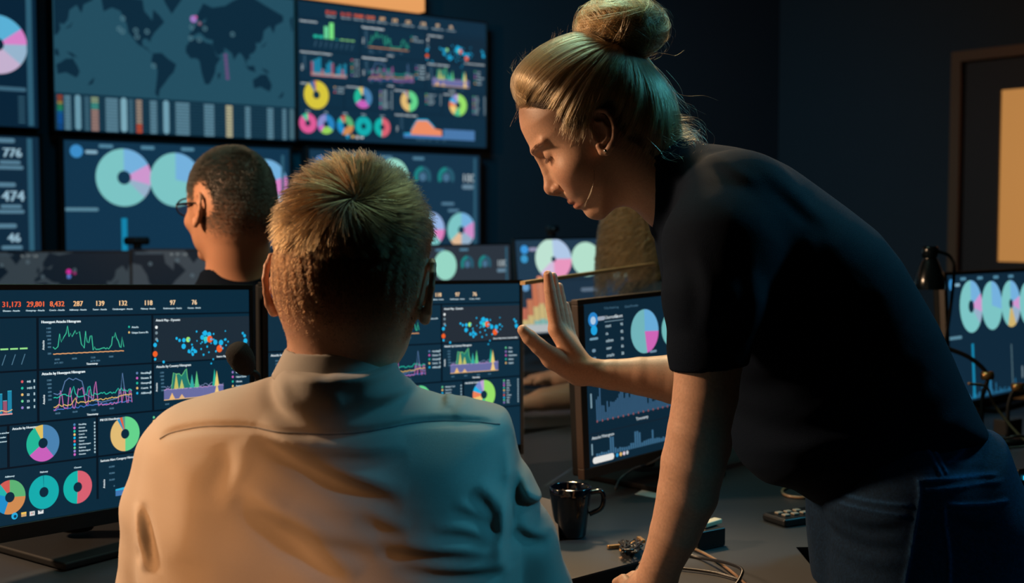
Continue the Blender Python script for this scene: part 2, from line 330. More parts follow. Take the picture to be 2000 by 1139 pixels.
def dash_pies(d, s=1.0, bars=True, green=False):
    k = lambda c: tuple(int(v * s) for v in c)
    pl = (176, 214, 190) if green else PALE
    d.disc(.05, .075, .026, k((60, 140, 200))); d.rrect(.085, .065, .135, .09, k((130, 170, 190)))
    for u in (.17, .345, .52, .69): d.rrect(u - .03, .02, u + .03, .045, k((80, 130, 155)))
    P = [(.243, .255, .117, [(17, PBLUE), (12, PINK), (8, LAV), (63, pl)], .24), (.465, .262, .112, [(28, PBLUE), (72, pl)], 0.0), (.68, .262, .110, [(20, PBLUE), (10, PINK), (12, LAV), (14, PYEL), (44, pl)], .2), (.885, .275, .105, [(20, PBLUE), (15, (216, 130, 196)), (20, LAV), (45, pl)], .2)]
    for u, v, r, ps, h in P: d.pie(u, v, r, [(a, k(c)) for a, c in ps], h)
    d.rrect(.0, .475, .135, .50, k((86, 130, 150)))
    if bars:
        r = random.Random(5)
        for i in range(70):
            h = r.uniform(.01, .05) + (.08 if r.random() < .12 else 0); x = .02 + i * .0137; d.rect(x, .985 - h, x + .009, .985, k((40, 110, 150)))
        d.rect(.228, .55, .252, .985, k((20, 130, 170))); d.rect(.40, .85, .42, .985, k((40, 110, 150))); d.rect(.66, .60, .668, .985, k((90, 120, 130))); d.rect(.775, .80, .79, .9, k((110, 130, 140)))
    for u in (.96,): d.rect(u, .05, u + .015, .98, k((46, 90, 112)))
def dash_pies2(d, s=1.0):
    k = lambda c: tuple(int(v * s) for v in c)
    d.disc(.06, .09, .024, k((50, 130, 200))); d.rrect(.09, .075, .15, .11, k((130, 165, 185)))
    for u in (.20, .43, .62): d.rrect(u - .035, .03, u + .035, .055, k((80, 125, 150)))
    d.pie(.24, .19, .088, [(25, (130, 180, 220)), (30, PINK), (45, PALE)], .15); d.pie(.47, .205, .088, [(100, (150, 214, 196))], 0)
    for u in (.645, .79):
        d.disc(u, .20, .052, k((40, 90, 110)), 24, .03, -120, 120); d.disc(u, .20, .052, k((30, 130, 130)), 24, .03, -120, 0); d.disc(u, .20, .022, k((70, 110, 140)))
    d.text(.93, .235, .10, '100', k((190, 205, 210)), 'c'); d.rrect(.89, .26, .965, .30, k((100, 130, 150)))
    d.rrect(.76, .42, .84, .445, k((80, 120, 145))); d.rrect(.80, .48, .87, .505, k((80, 120, 145)))
    d.pie(.69, .66, .088, [(25, (150, 180, 225)), (12, (220, 130, 190)), (63, PALE)], .2); d.pie(.885, .665, .088, [(17, PBLUE), (17, (206, 140, 200)), (16, LAV), (14, (224, 186, 150)), (36, PALE)], .22)
    d.pie(.25, .66, .088, [(30, PBLUE), (70, PALE)], .2); d.rect(.965, .02, .98, .98, k((46, 90, 112)))
def merc(la): return math.degrees(math.log(math.tan(math.pi / 4 + math.radians(la) / 2)))
LAND = [
 [(-168,66),(-156,71),(-128,70),(-110,68),(-95,68),(-92,60),(-82,55),(-78,52),(-76,62),(-65,58),(-56,52),(-66,45),(-75,38),(-81,30),(-82,25),(-90,30),(-97,27),(-96,18),(-88,16),(-83,9),(-79,8),(-88,13),(-105,20),(-112,28),(-121,35),(-124,46),(-135,58),(-150,60),(-164,56)],
 [(-73,78),(-55,82),(-22,82),(-20,72),(-42,60),(-53,67)],
 [(-78,8),(-62,10),(-50,1),(-35,-7),(-40,-20),(-48,-27),(-57,-37),(-66,-45),(-69,-54),(-75,-50),(-71,-30),(-70,-18),(-81,-5)],
 [(-17,15),(-16,24),(-6,35),(10,37),(22,32),(33,31),(43,12),(51,11),(41,-3),(39,-15),(34,-25),(27,-34),(19,-34),(13,-18),(9,2),(3,6),(-8,5)],
 [(-9,37),(-9,43),(-1,46),(-4,48),(4,52),(8,57),(11,56),(20,55),(24,60),(14,56),(6,58),(6,62),(18,70),(35,68),(60,70),(75,73),(105,77),(140,73),(178,68),(178,64),(162,60),(158,52),(150,59),(138,54),(135,44),(128,38),(121,39),(122,31),(117,24),(108,20),(108,12),(102,12),(103,2),(98,10),(94,17),(88,22),(80,14),(77,8),(72,20),(62,25),(56,27),(59,22),(45,13),(38,22),(34,30),(36,36),(27,37),(22,38),(12,44),(8,44)],
 [(114,-22),(122,-18),(131,-12),(137,-12),(142,-11),(150,-23),(153,-30),(148,-38),(138,-35),(130,-32),(116,-35)],
 [(96,4),(106,-6),(114,-8),(120,-9),(117,2),(110,1),(102,0)], [(131,-1),(141,-3),(150,-9),(140,-8)], [(44,-16),(50,-15),(47,-25),(44,-24)], [(-6,50),(1,52),(-3,58)], [(130,32),(140,36),(143,43),(139,38),(132,34)], [(-180+346,-46),(-180+352,-40),(-180+358,-36),(-180+355,-44)]]
def draw_map(d, lon0, kx, v0, ky, col, clip=(0, 0, 1, 1)):
    from bisect import bisect
    for L in LAND:
        for sh in (0, -360, 360):
            P = [(0 + (lo + sh - lon0) * kx, v0 - merc(la) * ky) for lo, la in L]
            if max(p[0] for p in P) < clip[0] or min(p[0] for p in P) > clip[2]: continue
            for axis, lim, sg in ((0, clip[0], 1), (0, clip[2], -1), (1, clip[1], 1), (1, clip[3], -1)):
                out = []
                for i in range(len(P)):
                    a, b = P[i - 1], P[i]; ia, ib = sg * (a[axis] - lim) >= 0, sg * (b[axis] - lim) >= 0
                    if ia != ib:
                        t = (lim - a[axis]) / (b[axis] - a[axis]); out.append((a[0] + (b[0] - a[0]) * t, a[1] + (b[1] - a[1]) * t))
                    if ib: out.append(b)
                P = out
                if len(P) < 3: break
            if len(P) >= 3:
                from mathutils.geometry import tessellate_polygon
                tris = tessellate_polygon([[Vector((x, y, 0)) for x, y in P]]); d._add(P, [tuple(t) for t in tris], col)
def dash_map(d):
    draw_map(d, -250, .00222, .50, .0040, (14, 42, 60), (0.005, 0.0, .995, .76))
    for u, v, c in ((.265, .26, 1), (.25, .33, 1), (.315, .33, 1), (.32, .37, 1), (.36, .33, 1), (.60, .27, 1), (.72, .29, 1), (.545, .27, 1), (.54, .345, 1), (.575, .35, 1), (.385, .55, 1), (.262, .345, 1)): d.disc(u, v, .010, (78, 118, 132), 16, .006)
    d.disc(.552, .215, .014, (156, 120, 190)); d.disc(.562, .20, .006, (190, 90, 160)); d.disc(.578, .24, .008, (120, 90, 110))
    for k in range(6): d.disc(.688 + .0015 * k, .44 + .03 * k, .009, (96, 76, 120), 12)
    d.rect(0, .765, 1, 1, (14, 44, 62))
    for k in range(11): d.rect(0, .78 + k * .02, 1, .7835 + k * .02, (42, 80, 98))
    for u0, u1, c in ((.035, .06, 'dot'), (.075, .097, (104, 150, 168)), (.11, .13, 'dim'), (.135, .165, 'warm'), (.19, .24, 'dot'), (.25, .274, (120, 166, 182)), (.28, .30, 'dim'), (.31, .335, 'warm2'), (.365, .395, 'dot'), (.42, .444, (110, 156, 174)), (.47, .53, 'dot'), (.59, .635, 'dot'), (.685, .715, 'cream'), (.77, .795, 'dot'), (.87, .90, 'dot'), (.94, .96, 'dot'), (.975, .995, (70, 104, 116)), (.008, .03, 'rain')):
        if isinstance(c, tuple): d.rrect(u0, .772, u1, .995, c); continue
        for k in range(11):
            v = .788 + k * .02
            col = {'dot': (88, 128, 146), 'dim': (58, 96, 114), 'cream': (176, 172, 140), 'warm': [(130, 150, 120), (60, 140, 130), (150, 120, 112)][min(k // 2, 2)], 'warm2': (148, 130, 116) if k < 8 else (176, 74, 48), 'rain': [(140, 60, 40), (130, 66, 42), (140, 120, 60), (40, 120, 80), (30, 130, 90), (20, 90, 140), (16, 80, 150), (16, 80, 150), (16, 80, 150), (16, 70, 130), (16, 70, 130)][k]}[c]
            d.rrect(u0, v - .008, u1, v + .008, col)
def dash_map_small(d, lon0=-170, pink=None):
    draw_map(d, lon0, .0038, .62, .0062, (10, 26, 38), (0.0, 0.0, 1, 1))
    for u, v in ((.12, .16), (.4, .30), (.62, .22), (.3, .12)): d.disc(u, v, .012, (90, 110, 120), 14, .007)
    d.rect(.02, .02, .2, .045, (52, 66, 76)); d.text(.25, .06, .04, '76   97   118', (150, 160, 160))
    if pink: d.disc(pink[0], pink[1], .018, (200, 40, 150)); d.disc(pink[0] + .04, pink[1] + .02, .010, (150, 40, 110)); d.disc(pink[0], pink[1] + .06, .014, (90, 120, 200))
def dash_numbers(d):
    for v, t, h in ((.12, '776', .085), (.42, '474', .10), (.70, '46', .085), (.93, '63', .085)):
        [d.text(.896 + e, v + .02, h, t, (150, 186, 204), 'c') for e in (0, .002, .004)]
        d.rrect(.85, v + .045, .93, v + .07, (84, 124, 146)); d.rrect(.84, v + .08, .94, v + .105, (84, 124, 146)); d.rrect(.80, v - .105, .91, v - .075, (84, 124, 146))
        d.rect(.1, v - .06, .7, v - .055, (40, 80, 100))
    d.rect(.955, 0.01, .975, .97, (46, 92, 114)); d.pie(.45, .4, .12, [(30, PBLUE), (70, PALE)], .25)
def dash_ring(d):
    d.rrect(.87, .02, .955, .05, (96, 136, 156)); d.rrect(.85, .075, .97, .10, (96, 136, 156))
    d.pie(.862, .50, .105, [(15, (90, 176, 214)), (9, (214, 130, 200)), (12, (150, 180, 205)), (14, (196, 176, 206)), (12, (214, 190, 100)), (20, (224, 140, 110)), (18, (90, 190, 176))], .22)
    d.rrect(.6, .755, .96, .78, (60, 100, 122)); d.rect(.965, .02, .985, .99, (46, 92, 114)); d.pie(.45, .5, .11, [(30, PBLUE), (70, PALE)], .25)
    for k in range(8): d.rrect(.93, .81 + k * .022, .955, .82 + k * .022, (50, 90, 110))
def dash_list(d):
    "ring charts with a table, the monitor by the wired desk"
    d.disc(.052, .10, .026, (40, 130, 200)); d.disc(.052, .105, .014, (170, 200, 225)); d.disc(.055, .165, .017, (30, 160, 220)); d.rrect(.075, .085, .115, .11, (150, 160, 175)); d.rrect(.03, .21, .075, .225, (110, 150, 170))
    d.rrect(.04, .28, .06, .30, (110, 140, 160)); d.rrect(.04, .33, .06, .345, (110, 140, 160))
    d.text(.112, .045, .02, 'T-Pot Attack Log', DIM)
    d.text(.115, .105, .030, 'Username', TIT); d.text(.168, .105, .030, 'Count', TIT); d.rect(.112, .12, .215, .124, (120, 150, 165))
    for i, t in enumerate(('root', 'sa', 'admin', 'user', 'oracle', 'support', 'test', 'guest', 'ubnt')): d.text(.116, .158 + i * .046, .030, t, LBL); d.text(.212, .158 + i * .046, .026, str(90 - i * 8), LBL, 'r')
    d.text(.225, .05, .022, 'Cloud Provider', DIM)
    d.pie(.335, .215, .080, [(26, (104, 170, 214)), (22, (204, 100, 180)), (52, (112, 178, 184))], 0.0); d.pie(.50, .225, .066, [(30, PINK), (70, (112, 184, 184))], 0.0); d.pie(.66, .22, .06, [(30, PBLUE), (70, PALE)], .2); d.pie(.83, .22, .06, [(30, PBLUE), (70, PALE)], .2)
    d.rrect(.36, .345, .40, .36, (110, 140, 160))
    for k in range(90):
        h = abs(random.Random(k).gauss(.05, .05)) + (.1 if 8 < k < 30 else .04); x = .05 + k * .0095; d.rect(x, .73 - h, x + .006, .73, (58, 96, 128)); 
        if k % 3 == 0: d.rect(x, .722, x + .006, .735, (150, 90, 96))
    d.rect(.02, .55, .028, .64, (120, 150, 165)); d.text(.30, .775, .028, 'Timestamp', TIT, 'c')
    for v in (.50, .80): d.rect(0, v - .003, 1, v + .003, (20, 32, 44))
    d.text(.02, .835, .028, 'Attacks Histogram', TIT); d.rect(.016, .86, .023, .93, (120, 150, 165))
    r = random.Random(4)
    for k in range(60):
        h = .02 + (.07 if k in (6, 7, 17, 18, 19, 25, 33, 34, 35) else 0) + r.uniform(0, .02); x = .04 + k * .0125; d.rect(x, .95 - h, x + .009, .95, (60, 104, 136))
    d.rrect(.02, .945, .135, .985, (226, 226, 222)); d.disc(.152, .965, .007, (40, 150, 210)); d.disc(.172, .965, .007, (220, 180, 110)); d.disc(.19, .965, .007, (214, 200, 214)); d.disc(.208, .965, .007, (190, 196, 200))
def dash_tall(d):
    "pale rings above, hot coloured bars below"
    d.disc(.06, .10, .026, (60, 150, 220)); d.disc(.055, .2, .024, (60, 150, 200)); d.disc(.05, .5, .024, (120, 180, 230)); d.rrect(.09, .08, .15, .12, (140, 140, 170)); d.rrect(.09, .48, .15, .52, (90, 130, 160))
    d.pie(.255, .21, .125, [(25, (176, 200, 230)), (25, (232, 150, 190)), (14, (210, 190, 220)), (36, (190, 226, 210))], .13); d.pie(.485, .22, .105, [(100, (180, 224, 204))], 0)
    d.pie(.72, .25, .11, [(30, (180, 200, 225)), (70, (190, 224, 210))], .2); d.rrect(.43, .53, .56, .57, (110, 130, 150))
    d.rect(0, .43, 1, .44, (26, 42, 56))
    for x, h, c in ((.03, .25, (214, 120, 96)), (.07, .34, (222, 136, 100)), (.11, .52, (226, 132, 96)), (.15, .58, (232, 146, 110)), (.19, .50, (226, 132, 96)), (.24, .2, (222, 180, 120)), (.29, .12, (214, 190, 130)), (.36, .14, (222, 190, 120)), (.44, .24, (230, 190, 120)), (.50, .15, (222, 200, 130)), (.55, .2, (232, 196, 120)), (.6, .1, (200, 200, 140))):
        d.rect(x - .018, .97 - h, x + .02, .97, c); d.rect(x - .018, .97 - h * .5, x + .02, .97, (232, 206, 140)); d.rect(x - .018, .97 - h * .22, x + .02, .97, (150, 206, 196))
    d.rrect(.0, .90, .33, .985, (210, 214, 214))
_emits = {}
def emission_mat(name, attr=False, col=None, sampled=True):
    m = bpy.data.materials.new(name); m.use_nodes = True; nt = m.node_tree; nt.nodes.clear()
    e = nt.nodes.new('ShaderNodeEmission'); o = nt.nodes.new('ShaderNodeOutputMaterial')
    g = nt.nodes.new('ShaderNodeBsdfGlossy'); g.inputs['Roughness'].default_value = 0.35; g.inputs['Color'].default_value = (.02, .02, .02, 1)
    a = nt.nodes.new('ShaderNodeAddShader'); nt.links.new(e.outputs[0], a.inputs[0]); nt.links.new(g.outputs[0], a.inputs[1]); nt.links.new(a.outputs[0], o.inputs[0])
    if attr: at = nt.nodes.new('ShaderNodeAttribute'); at.attribute_name = 'Col'; nt.links.new(at.outputs['Color'], e.inputs['Color'])
    else: e.inputs['Color'].default_value = (*lin(col), 1)
    if not sampled:
        m.cycles.emission_sampling = 'NONE'
    return m
screen_marks = emission_mat('screen_marks', attr=True, sampled=False)
_cache = {}
def screen_mesh(key, draw, w, h, bgcol):
    "one mesh: a backlit pane w x h (local x across, z up, facing -y) with its picture elements"
    d = Dash(h / w); draw(d)
    v = [(-w / 2, 0, h / 2), (-w / 2, 0, -h / 2), (w / 2, 0, -h / 2), (w / 2, 0, h / 2)]; f = [(0, 1, 2, 3)]
    st = min(5e-6, 0.0012 / max(d.k, 1)) if w < .8 else 1e-5
    v += [((x - .5) * w, -st * k - 2e-5, (.5 - y) * h) for x, y, k in d.v]; f += [tuple(i + 4 for i in q) for q in d.f]
    me = bpy.data.meshes.new('screen'); me.from_pydata(v, [], f)
    if bgcol not in _emits: _emits[bgcol] = emission_mat('screen_back_%d' % len(_emits), col=bgcol)
    me.materials.append(_emits[bgcol]); me.materials.append(screen_marks)
    mi = np.ones(len(f), np.int32); mi[0] = 0; me.polygons.foreach_set('material_index', mi)
    at = me.color_attributes.new('Col', 'FLOAT_COLOR', 'CORNER')
    cols = [lin(bgcol)] + d.c; buf = []
    for p, c in zip(me.polygons, cols): buf += [c[0], c[1], c[2], 1.0] * len(p.vertices)
    at.data.foreach_set('color', np.array(buf, np.float32)); me.update()
    return me
def pane_frame(mb, w, h, bz, front, back):
    "bezel ring round a w x h opening; bz=(left,right,top,bottom)"
    l, r, t, b = bz
    mb.box((-w/2 - l, front, h/2), (w/2 + r, back, h/2 + t)); mb.box((-w/2 - l, front, -h/2 - b), (w/2 + r, back, -h/2))
    mb.box((-w/2 - l, front, -h/2), (-w/2, back, h/2)); mb.box((w/2, front, -h/2), (w/2 + r, back, h/2))
def monitor(name, cx, Y, z, yaw, tilt, roll, w, h, draw, bgcol, label, cat='monitor', group=None, bz=(.012, .012, .010, .022), desk=0.7312, bezel_mat=None, stand=True):
    M = Matrix.Rotation(yaw, 4, 'Z') @ Matrix.Rotation(-tilt, 4, 'X') @ Matrix.Rotation(roll, 4, 'Y')
    root = empty(name, (cx, Y, z)); root.rotation_euler = M.to_euler()
    tag(root, label, cat, group)
    me = screen_mesh(name, draw, w, h, bgcol); s = bpy.data.objects.new('screen', me); C.objects.link(s); s.parent = root
    m = MB(); pane_frame(m, w, h, bz, -.004, .012); bzo = m.build('bezel', bezel_mat or black, root, .0015)
    b = MB(); b.box((-w/2 - bz[0] + .004, .012, -h/2 - bz[3] + .004), (w/2 + bz[1] - .004, .030, h/2 + bz[2] - .004)); b.box((-w*.28, .028, -h*.3), (w*.28, .050, h*.3)); b.build('back_shell', matte_black, root, .004)
    if stand:
        R = M.to_3x3(); inv = R.inverted()
        P = Vector((cx, Y, z)); hub = P + R @ Vector((0, .050, -.02)); foot = Vector((hub.x, hub.y, desk)) + (Matrix.Rotation(yaw, 3, 'Z') @ Vector((0, .03, 0)))
        loc = lambda p: inv @ (p - P)
        n = MB(); n.tube([loc(hub), loc(hub + Matrix.Rotation(yaw, 3, 'Z') @ Vector((0, .025, -.03))), loc(foot + Vector((0, 0, .022)))], [.022, .022, .026], 12); n.build('stand_neck', matte_black, root)
        q = MB(); Mb = inv.to_4x4() @ Matrix.Translation(foot - P) @ Matrix.Rotation(yaw, 4, 'Z'); q.box((-.11, -.13, 0), (.11, .07, .012), Mb); q.build('stand_base', matte_black, root, .004)
    return root
# ------------------------------------------------------------------ the room
WP = Vector((-1.1024, 5.3, 0)); WD = Vector((math.cos(math.radians(39)), math.sin(math.radians(39)), 0)); WN = Vector((WD.y, -WD.x, 0))
wall_m = mat('wall_paint', (44, 52, 60), 0.75, noise=.06, nscale=6, bump=.15, bscale=90)
floor_m = mat('floor_carpet', (46, 44, 42), 0.95, noise=.2, nscale=120, bump=.5, bscale=300)
ceil_m = mat('ceiling_paint', (30, 32, 36), 0.9)
trim_m = mat('door_trim', (120, 84, 58), 0.5)
c0 = WP + WD * 3.60 - WN * .08; cL = c0 - WD * 9.2; cR = c0 + WN * 11; cB = cL + WN * 11
def slab_wall(name, a, b, z0, z1, th, out, m):
    d = (b - a).normalized(); v = []
    for p in (a, b, b + out * th, a + out * th):
        for z in (z0, z1): v.append((p.x, p.y, z))
    f = [(0, 2, 3, 1), (2, 4, 5, 3), (4, 6, 7, 5), (6, 0, 1, 7), (1, 3, 5, 7), (0, 6, 4, 2)]
    return tag(mesh(name, v, f, m, smooth=False), kind='structure')
slab_wall('wall_back', c0, cL, 0, 3.0, .12, -WN, wall_m)
slab_wall('wall_left', cL, cB, 0, 3.0, .12, -WD, wall_m)
slab_wall('wall_front', cB, cR, 0, 3.0, .12, WN, wall_m)
def rw(t, off=0.0): return c0 + WN * t - WD * off          # a point along the right wall
# right wall, with the door opening
T0, T1, DH = 1.235, 2.17, 2.10
mbw = MB()
Mr = Matrix.Translation(c0) @ Matrix(((WN.x, WD.x, 0, 0), (WN.y, WD.y, 0, 0), (0, 0, 1, 0), (0, 0, 0, 1)))
mbw.box((0, 0, 0), (T0, .12, 3.0), Mr); mbw.box((T1, 0, 0), (11, .12, 3.0), Mr); mbw.box((T0, 0, DH), (T1, .12, 3.0), Mr)
tag(mbw.build('wall_right', wall_m, smooth=False), kind='structure')
j = MB(); j.box((T0 - .055, -.02, 0), (T0, .12, DH + .055), Mr); j.box((T1, -.02, 0), (T1 + .055, .12, DH + .055), Mr); j.box((T0, -.02, DH), (T1, .12, DH + .055), Mr)
tag(j.build('trim_1', trim_m, smooth=False), kind='structure')
dr = MB(); G0, G1, GZ0, GZ1 = 1.44, 1.97, 1.03, 1.935
dr.box((T0 + .004, .03, .01), (G0, .075, DH - .004), Mr); dr.box((G1, .03, .01), (T1 - .004, .075, DH - .004), Mr); dr.box((G0, .03, .01), (G1, .075, GZ0), Mr); dr.box((G0, .03, GZ1), (G1, .075, DH - .004), Mr)
door = tag(dr.build('door_1', mat('door_leaf', (60, 50, 46), .5), smooth=False), kind='structure')
gp = MB(); gp.box((G0, .045, GZ0), (G1, .058, GZ1), Mr); gp.build('lit_pane', mat('lit_pane', (176, 122, 66), .4, emit=1.0), door)
hd = MB(); hd.tube([Mr @ Vector((T1 - .10, .03, 1.0)), Mr @ Vector((T1 - .10, -.03, 1.0)), Mr @ Vector((T1 - .22, -.03, 1.0))], .009, 10); hd.build('door_handle', metal_grey, door)
v = [(p.x, p.y, 0) for p in (c0, cL, cB, cR)]
tag(mesh('floor', [(x, y, 0) for x, y, z in v] + [(x, y, -.1) for x, y, z in v], [(0, 1, 2, 3), (7, 6, 5, 4), (0, 4, 5, 1), (1, 5, 6, 2), (2, 6, 7, 3), (3, 7, 4, 0)], floor_m, smooth=False), kind='structure')
tag(mesh('ceiling', [(x, y, 3.0) for x, y, z in v] + [(x, y, 3.1) for x, y, z in v], [(3, 2, 1, 0), (4, 5, 6, 7), (0, 1, 5, 4), (1, 2, 6, 5), (2, 3, 7, 6), (3, 0, 4, 7)], ceil_m, smooth=False), kind='structure')
# upright joint cover in the corner of the room, seen as a faint edge
tb = MB(); Mw = Matrix.Translation(WP - WN * .08) @ Matrix(((WD.x, WN.x, 0, 0), (WD.y, WN.y, 0, 0), (0, 0, 1, 0), (0, 0, 0, 1)))
tb.box((-5.5, 0, 0), (3.585, .012, .09), Mw); tag(tb.build('baseboard_back', mat('baseboard', (30, 34, 38), .6), smooth=False), kind='structure')
# ------------------------------------------------------------------ the video wall
TVBG = (22, 52, 74)
def tv(key, s0, s1, z0, z1, draw, bgc, label, dy=0.0):
    w, h = s1 - s0, z1 - z0; c = WP + WD * (s0 + s1) / 2
    root = empty('wall_screen', (c.x, c.y, (z0 + z1) / 2), (0, 0, math.radians(39))); tag(root, label, 'screen', 'screens of the video wall')
    me = screen_mesh(key, draw, w, h, bgc); s = bpy.data.objects.new('screen', me); C.objects.link(s); s.parent = root
    m = MB(); b = .008 if z1 > 1.8 else .014; pane_frame(m, w, h, (b, b, b, b), -.006, .012); m.build('bezel', tv_bezel, root, .002)
    m = MB(); m.box((-w/2 - b + .003, .012, -h/2 - b + .003), (w/2 + b - .003, .055, h/2 + b - .003)); m.build('housing', matte_black, root)
    m = MB(); m.box((-.2, .055, -.15), (.2, .079, .15)); m.build('wall_bracket', metal_grey, root)
    return root
tv_bezel = mat('tv_bezel', (20, 20, 22), .35, spec=.5)
tv('tv_ring', -1.955, -.912, 1.602, 2.21, dash_ring, (10, 36, 56), 'wall screen at the upper left end with a multicoloured ring chart')
tv('tv_map', -.848, .193, 1.598, 2.21, dash_map, (36, 78, 96), 'large wall screen with a dark world map above a table of rows')
tv('tv_attacks', .212, 1.252, 1.606, 2.21, lambda d: dash_attacks(d, 0, (16, 42, 60), (14, 38, 56)), (16, 46, 66), 'wall screen at the upper right end with many small charts and coloured rings')
tv('tv_numbers', -1.885, -.912, 1.012, 1.566, dash_numbers, (16, 42, 62), 'wall screen with large counters 776, 474 and 46 in a column')
tv('tv_pies', -.817, .163, 1.010, 1.560, dash_pies, (18, 52, 76), 'wall screen with a row of four big pale ring charts, behind the man in glasses')
tv('tv_pies_b', .262, 1.210, 1.020, 1.564, dash_pies2, (22, 52, 74), 'wall screen with pale rings and two gauges, behind the blond man head')
lm = MB(); lm.box((-2.6, .05, 2.226), (.875, .10, 2.33), Mw)
lamp = tag(empty('strip_light', tuple(WP)), 'long warm strip light on the wall above the upper screens', 'light')
lb = lm.build('diffuser', mat('strip_glow', (186, 128, 76), .5, emit=1.6)); lb.parent = lamp; lb.matrix_parent_inverse = Matrix.Translation(-WP)
lm = MB(); lm.box((-2.62, 0, 2.222), (.885, .05, 2.34), Mw); lb = lm.build('housing', matte_black); lb.parent = lamp; lb.matrix_parent_inverse = Matrix.Translation(-WP)
# ------------------------------------------------------------------ desks
desk_m = mat('desk_laminate', (50, 53, 57), .42, noise=.05, nscale=60, spec=.5); edge_m = mat('desk_edge', (16, 16, 17), .5); leg_m = mat('desk_leg', (24, 24, 26), .5, spec=.4); rail_m = mat('desk_rail', (150, 120, 96), .3, .8)
def desk(poly, legs, label, name='desk', z=.73, rail=None):
    cx = sum(p[0] for p in poly) / len(poly); cy = sum(p[1] for p in poly) / len(poly)
    root = tag(empty(name, (cx, cy, 0)), label, 'desk'); P = [(x - cx, y - cy) for x, y in poly]; n = len(P)
    from mathutils.geometry import tessellate_polygon
    tr = tessellate_polygon([[Vector((x, y, 0)) for x, y in P]])
    area_ = sum(P[i][0] * P[(i + 1) % n][1] - P[(i + 1) % n][0] * P[i][1] for i in range(n))
    v = [(x, y, z) for x, y in P] + [(x, y, z - .003) for x, y in P]
    f = [tuple(t) if area_ < 0 else tuple(t) for t in tr]; f += [tuple(i + n for i in t[::-1]) for t in f]; f += [(i, (i + 1) % n, (i + 1) % n + n, i + n) for i in range(n)]
    mesh('desk_top', v, f, desk_m, root, smooth=False)
    v = [(x, y, z - .003) for x, y in P] + [(x, y, z - .028) for x, y in P]; mesh('edge_band', v, f, edge_m, root, smooth=False)
    for lx, ly in legs:
        m = MB(); m.box((lx - cx - .025, ly - cy - .025, 0), (lx - cx + .025, ly - cy + .025, z - .028)); m.build('leg', leg_m, root, .003)
    if rail:
        m = MB(); a, b = Vector((*rail[0], 0)) - Vector((cx, cy, 0)), Vector((*rail[1], 0)) - Vector((cx, cy, 0)); d_ = (b - a).normalized(); nn = Vector((-d_.y, d_.x, 0)) * .012
        m.add([(*(p + o)[:2], zz) for p in (a, b) for o in (-nn, nn) for zz in (z - .050, z - .028)], [(0, 1, 3, 2), (4, 6, 7, 5), (0, 4, 5, 1), (2, 3, 7, 6), (1, 5, 7, 3), (0, 2, 6, 4)]); m.build('front_rail', rail_m, root)
    return root
desk([(-1.9, .03), (.198, 1.853), (.165, 1.74), (.05, 1.36), (.445, 1.36), (.452, 1.93), (.90, 1.95), (.74, 3.34), (.40, 3.34), (.02, 2.95), (-2.52, .75)], [(-1.8, .25), (-1.0, 1.25), (.2, 1.45), (.62, 3.1), (-1.4, 1.6), (.80, 2.06)], 'dark grey laminate desk under the mug and loose cables', rail=((-1.85, .085), (.185, 1.852)))
desk([(-.02, 3.02), (.20, 3.12), (.20, 3.75), (-.75, 3.75), (-.62, 3.05)], [(-.55, 3.15), (.1, 3.2), (.1, 3.65), (-.65, 3.65)], 'dark desk carrying the forearm beyond the glass divider')
desk([(.915, 2.02), (2.7, 3.3), (2.6, 4.3), (.95, 4.1), (.76, 3.32)], [(1.02, 2.16), (2.5, 3.3), (2.45, 4.15), (1.05, 4.0)], 'dark desk at the right carrying the lamp and tangled equipment')
desk([(-2.2, 4.22), (.62, 4.22), (.62, 4.98), (-1.42, 4.98), (-2.2, 4.34)], [(-2.0, 4.28), (.5, 4.32), (.5, 4.88), (-.85, 4.88)], 'long far desk below the video wall carrying the back row monitors')
# ------------------------------------------------------------------ monitors
MBG = (11, 42, 60)
fx = lambda d: dash_attacks(d, 0, (30, 44, 56))
monitor('monitor', -.6374, 1.9096, .97, .9404, .0456, .0448, .5947, .3421, fx, MBG, 'monitor left of the blond man showing counters 31,173 and 29,801', group='desk monitors', bz=(.011, .007, .009, .024))
monitor('monitor', -.2099, 2.3785, .9553, .7163, .0396, .0258, .5994, .3385, lambda d: dash_attacks(d, 0, (38, 46, 56)), (16, 46, 64), 'monitor in front of the blond man, partly hidden by his head', group='desk monitors', bz=(.012, .007, .008, .022))
brown = mat('warm_lit_bezel', (60, 48, 40), .45)  # warm light falling on the bezel is put into its brown colour
monitor('monitor', .3208, 2.4211, .9529, .7912, .0336, -.0248, .53, .30, dash_list, (14, 38, 54), 'slim monitor beyond the raised hand, showing a table and a two coloured pie', group='desk monitors', bz=(.018, .012, .010, .020), bezel_mat=brown)
monitor('monitor', 1.345, 3.40, .934, .80, .066, .01, .60, .338, dash_pies, (16, 40, 58), 'monitor at the right edge showing three pale ring charts, beside the black lamp', group='desk monitors', bz=(.020, .012, .010, .018), bezel_mat=brown)
monitor('monitor', .2877, 4.5009, 1.0133, .4819, .1385, -.0096, .6, .338, dash_tall, (34, 58, 78), 'far monitor showing hot coloured bars below pale rings, above the raised hand', group='desk monitors', bz=(.008, .008, .006, .018))
monitor('monitor', -.224, 4.42, 1.157 - .169, .76, .03, 0, .6, .338, dash_pies2, (44, 52, 62), 'far monitor with pale green ring showing to the right of the blond man head', group='desk monitors', bz=(.007, .007, .006, .018))
